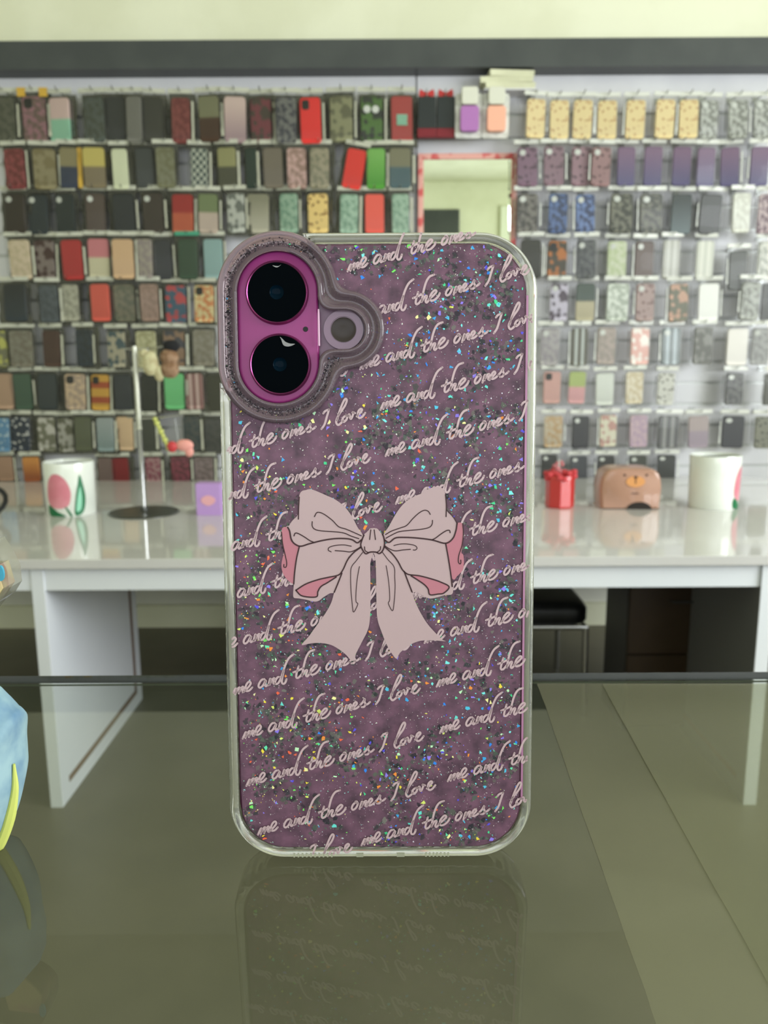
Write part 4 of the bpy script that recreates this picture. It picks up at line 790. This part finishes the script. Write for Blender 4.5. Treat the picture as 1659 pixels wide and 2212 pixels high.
# camera ring of the case ---------------------------------------------
prof = [(-1, -.0014), (-1, .0022), (1, .0026), (6, .0026), (10, .0021), (15, .0014), (22, .0014), (27, .0021), (33, .0026), (38, .0025), (42, .0018), (43, .0004), (43, -.002)]
b = MB(); b.loft([[pc(x, y, w_) for x, y in contour(d)] for d, w_ in prof]+[[pc(x, y, -.0014) for x, y in contour(-1)]]); b.build('camera_guard', M_ring, case, smooth=70)
# clear window round the flash
def lens_contour(d): return contour(d, sdf_lens, (600, 708))
cf_ = (742, 712)
b = MB(); N_ = 60
fl_out = []
for i_ in range(N_):
    a = 2*PI*i_/N_; fl_out.append((cf_[0]+43*math.cos(a), cf_[1]-43*math.sin(a)))
b.loft([[pc(cf_[0]+27*math.cos(2*PI*j/N_), cf_[1]-27*math.sin(2*PI*j/N_), .0008) for j in range(N_)], [pc(x, y, .0008) for x, y in [(max(x, 690), y) for x, y in fl_out]]])
b.build('flash_window', mat('mauve_window', srgb(114, 84, 106), .2, coat=.3), case, smooth=True)
b = MB(); b.tube([pc(688, 668, .0016), pc(688.5, 690, .0018), pc(689, 720, .0018), pc(689.5, 747, .0016)], .00022, 8); b.build('window_rib', mat('bright_rib', srgb(235, 190, 220), .15), case, smooth=True)
# bottom grille ribs and port frame
b = MB()
for x in list(range(636, 726, 9))+list(range(920, 972, 8)):
    q = pc(x, 1848); b.box((q[0]-.0002, .0005, .0002), (q[0]+.0002, .0015, .0005))
b.build('speaker_rib', mat('milky_rib', srgb(170, 172, 150), .3), case)
b = MB()
for x0, x1 in ((770, 785), (857, 874)):
    q0, q1 = pc(x0, 1848), pc(x1, 1848); b.box((q0[0], .0005, .0002), (q1[0], .0015, .0005))
b.build('port_frame', mat('milky_port', srgb(160, 162, 142), .3), case)
# ---------------- the phone itself
M_pink = noisy('pink_glass', srgb(142, 50, 114), srgb(148, 56, 119), 20, .25, spec=.3)
b = MB(); b.loft([[(x, y, w_) for x, y in rrect(.0716-k, .1476-k, .0112-k/2, 16, cx, cy-.0002)] for k, w_ in ((.002, -.0096), (0, -.0088), (0, -.0028), (.001, -.0018))], cap0=True, cap1=True); b.build('phone_body', M_pink, phone, smooth=40)
b = MB(); b.loft([[pc(x, y, w_) for x, y in lens_contour(d)] for d, w_ in ((2, -.0018), (1, .0006), (-2, .0010), (-5, .0011))], cap1=True); b.build('camera_bump', M_pink, phone, smooth=50)
b = MB(); b.loft([[pc(x, y, -.0004) for x, y in contour(0)]], cap1=True)
b.f = [tuple(range(NC))]; b.m = [0]; b.build('back_glass', mat('mauve_back', srgb(112, 82, 104), .3), phone)
M_metal = mat('pink_metal_ring', srgb(140, 62, 112), .3, metal=.8); M_lens = mat('black_lens_glass', (.002, .003, .004), .1, spec=.0)
M_coat = mat('blue_lens_coating', (.001, .007, .014), .12, spec=.03)
for i_, (lx, ly, lr) in enumerate(((597.5, 631, 62), (604.5, 787, 61))):
    c0 = pc(lx, ly, .0022); rr = lr*S*.99
    def ringc(r_, w_): return [(c0[0]+r_*math.cos(2*PI*j/72), c0[1]+r_*math.sin(2*PI*j/72), w_) for j in range(72)]
    b = MB(); b.loft([ringc(rr*1.07, .0008), ringc(rr*1.05, .0020), ringc(rr*1.01, .0023), ringc(rr*.98, .0021)]); lo_ = b.build('lens_ring', M_metal, phone, smooth=60)
    b = MB(); b.loft([ringc(rr*.99, .0021), ringc(rr*.5, .00212), ringc(rr*.24, .00212)]); b.loft([ringc(rr*.24, .00212), ringc(rr*.22, .0019), ringc(rr*.1, .0017)], 1, cap1=True)
    b.build('lens_glass', [M_lens, M_coat], lo_, smooth=60)
c0 = pc(660, 711, .0012); b = MB(); b.loft([[(c0[0]+.00062*k*math.cos(a*PI/10), c0[1]+.00062*k*math.sin(a*PI/10), w_) for a in range(20)] for k, w_ in ((1, .00112), (.9, .00122), (.5, .00122))], cap1=True); b.build('microphone_hole', mat('hole_black', (.004, .003, .004), .6), phone)
c0 = pc(742, 712, .0005); b = MB(); b.loft([[(c0[0]+r_*math.cos(a*PI/20), c0[1]+r_*math.sin(a*PI/20), w_) for a in range(40)] for r_, w_ in ((.0031, .0009), (.0030, .0007), (.0020, .0003), (.0008, .0005))], cap1=True); b.build('flash_lamp', mat('smoky_flash', srgb(62, 55, 52), .3, spec=.2), phone, smooth=True)
M_film = mat('torn_film_highlight', srgb(150, 150, 150), .3, alpha=.8)  # pale crescents: highlights on torn lens films, put into the colour
def shred(pts, w_):
    b = MB(); q = smooth_path([Vector(pc(460+x/4.1475, 490+y/4.1475, w_)) for x, y in pts], 4, True); b.add([(v_.x, v_.y, w_) for v_ in q], [tuple(range(len(q)))]); b.build('shred_highlight', M_film, phone, recalc=False)
shred([(533, 345), (560, 362), (585, 360), (610, 338), (590, 350), (565, 350)], .0024)
shred([(600, 985), (612, 1010), (632, 1060), (680, 1072), (735, 1050), (690, 1045), (650, 1030), (625, 1005)], .0024)
# ------------------------------------------------------------------ glass counter
GT = .0032
gy = at_z(829, 1456, GZ).y
M_glass = sheet('green_tinted_glass', (.84, .88, .83), srgb(112, 126, 94), .055, .0, 1.5)
M_gedge = mat('green_glass_edge', srgb(20, 44, 30), .5, spec=.1)
t = thing('display_counter', 'glass-topped display counter with a dark green glass edge, under the glitter case', 'display counter', (0, 0, 0))
b = MB(); b.add([(-1.3, -.35, GZ), (1.3, -.35, GZ), (1.3, gy, GZ), (-1.3, gy, GZ), (-1.3, -.35, GZ-GT), (1.3, -.35, GZ-GT), (1.3, gy, GZ-GT), (-1.3, gy, GZ-GT)], [(0, 1, 2, 3)], 0)
b.f += [(3, 2, 6, 7), (0, 1, 5, 4), (1, 2, 6, 5), (0, 3, 7, 4)]; b.m += [1]*4
b.build('glass_top', [M_glass, M_gedge], t, recalc=False)
b = MB(); b.box((-1.28, -.33, 0), (1.28, -.06, GZ-GT-.001)); b.build('counter_base', M_white, t)
for x in (-1.27, 1.25):
    b = MB(); b.box((x, gy-.03, 0), (x+.02, gy-.01, GZ-GT-.001)); b.build('corner_post', M_chrome, t)
b = MB(); b.box((-1.3, gy-.0022, GZ-GT-.0004), (1.3, gy-.0014, GZ-GT)); b.build('edge_highlight', mat('pale_highlight', srgb(150, 156, 140), .3), t)  # pale strip painting the highlight along the lower glass edge
M_milky = sheet('milky_clear_sheet', (.9, .92, .86), srgb(176, 174, 148), .20, .1, 1.2)  # two overlapping milky sheets that pale the right part of the glass
def lay_sheet(pts, w_):
    b = MB(); q = [at_z(x, y, GZ+w_) for x, y in pts]; n = len(q); b.v = [tuple(v_) for v_ in q]; b.f = [tuple(range(n))]; b.m = [0]; b.build('milky_sheet', M_milky, t, recalc=False)
def edge(p0_, p1_, n=16, amp=1.2): return [(p0_[0]+(p1_[0]-p0_[0])*i_/n+random.uniform(-amp, amp), p0_[1]+(p1_[1]-p0_[1])*i_/n) for i_ in range(n+1)]
lay_sheet(edge((1160, 1476), (1470, 2360))+[(2300, 2360), (2300, 1476)], .0002)
lay_sheet(edge((1300, 1478), (1790, 2360), 18)+[(2300, 2360), (2300, 1478)], .0004)
# ------------------------------------------------------------------ things at the left edge of the counter
q = at_z(-60, 1858, GZ)
t = thing('blue_plush_pouch', 'pale blue cloudy plush pouch with yellow piping, standing on the glass counter', 'pouch', (q.x, q.y+.008, GZ))
k_ = (q.y+.008)/F*1.02
outl = [(-120, 1500), (-40, 1480), (0, 1508), (20, 1530), (38, 1549), (37, 1600), (40, 1650), (41, 1690), (32, 1740), (18, 1785), (0, 1822), (-25, 1850), (-70, 1862), (-130, 1850), (-165, 1700)]
loc = []
for x, y in outl:
    v_ = at_y(x, y, q.y+.008); loc.append((v_.x-q.x, max(.0, v_.z-GZ)))
sm = [(v_.x, v_.y) for v_ in smooth_path([(x, y, 0) for x, y in loc], 4, True)]
ax_ = sum(a[0] for a in sm)/len(sm); az_ = sum(a[1] for a in sm)/len(sm)
b = MB(); b.loft([[(ax_+(x-ax_)*s, y_, az_+(z-az_)*s) for x, z in sm] for s, y_ in ((.3, .012), (.75, .010), (.95, .005), (1, 0), (.95, -.005), (.75, -.009), (.3, -.011))], cap0=True, cap1=True)
b.build('pouch_body', noisy('cloud_blue_plush', srgb(150, 180, 188), srgb(92, 128, 160), 60, .8, .45, .68), t, smooth=60)
b = MB(); pp = [(x, 0, z) for x, z in sm if True]; kk = [v_ for v_ in pp if v_[2] < az_+.005 and v_[0] > -.010]
kk = sorted(kk, key=lambda v_: -v_[2]); b.tube([(x+.0003, -.0030, z) for x, y_, z in kk], [.0003+.0013*min(1, 3*i_/len(kk)) for i_ in range(len(kk))], 8); b.build('piping', mat('lime_piping', srgb(205, 212, 110), .6), t, smooth=True)
q = at_z(-140, 1800, GZ)
t = thing('wrapped_snack_toy', 'clear wrapped pack with cream and pink print and a blue tag, at counter edge', 'wrapped pack', (q.x, q.y+.02, GZ), 0)
Yq = q.y+.02
def lw(x, y): v_ = at_y(x, y, Yq); return (v_.x-q.x, v_.z-GZ)
b = MB(); pl = [lw(-60, 1180), (lw(-5, 1165)), lw(15, 1195), lw(30, 1225), lw(34, 1262), lw(20, 1285), lw(0, 1300), lw(-60, 1380), lw(-80, 1500), (lw(-90, 1700)[0], 0), (lw(-300, 1700)[0], 0), lw(-300, 1250)]
b.prism(pl, -.004, .004, 0, RX); b.build('clear_wrap', sheet('crinkled_wrap', (.9, .9, .88), srgb(190, 190, 170), .3, .2), t)
b = MB(); b.prism([lw(-60, 1225), lw(8, 1215), lw(22, 1262), lw(4, 1290), lw(-50, 1350), lw(-70, 1350)], -.003, .0046, 0, RX); b.build('printed_card', noisy('cream_print', srgb(225, 205, 150), srgb(215, 165, 150), 70, .6, .45, .55), t)
b = MB(); c_ = lw(21, 1228); b.prism([(c_[0]+.0009*math.cos(a*PI/10), c_[1]+.0022*math.sin(a*PI/10)) for a in range(20)], .0048, .0056, 0, RX); b.build('blue_tag', mat('blue_tag', srgb(70, 165, 195), .4), t)
# ------------------------------------------------------------------ render look
sc = bpy.context.scene
sc.view_settings.view_transform = 'Standard'; sc.view_settings.look = 'None'; sc.view_settings.gamma = 1; sc.view_settings.use_curve_mapping = False
sc.view_settings.exposure = 0.0
sc.cycles.max_bounces = 8; sc.cycles.transparent_max_bounces = 16; sc.cycles.transmission_bounces = 8; sc.cycles.caustics_reflective = False; sc.cycles.caustics_refractive = False
sc.cycles.use_denoising = True
print('GZ', GZ, 'gy', gy, 'yf', yf, 'leg', leg_f+yf, leg_d+yf, 'ch', ch)
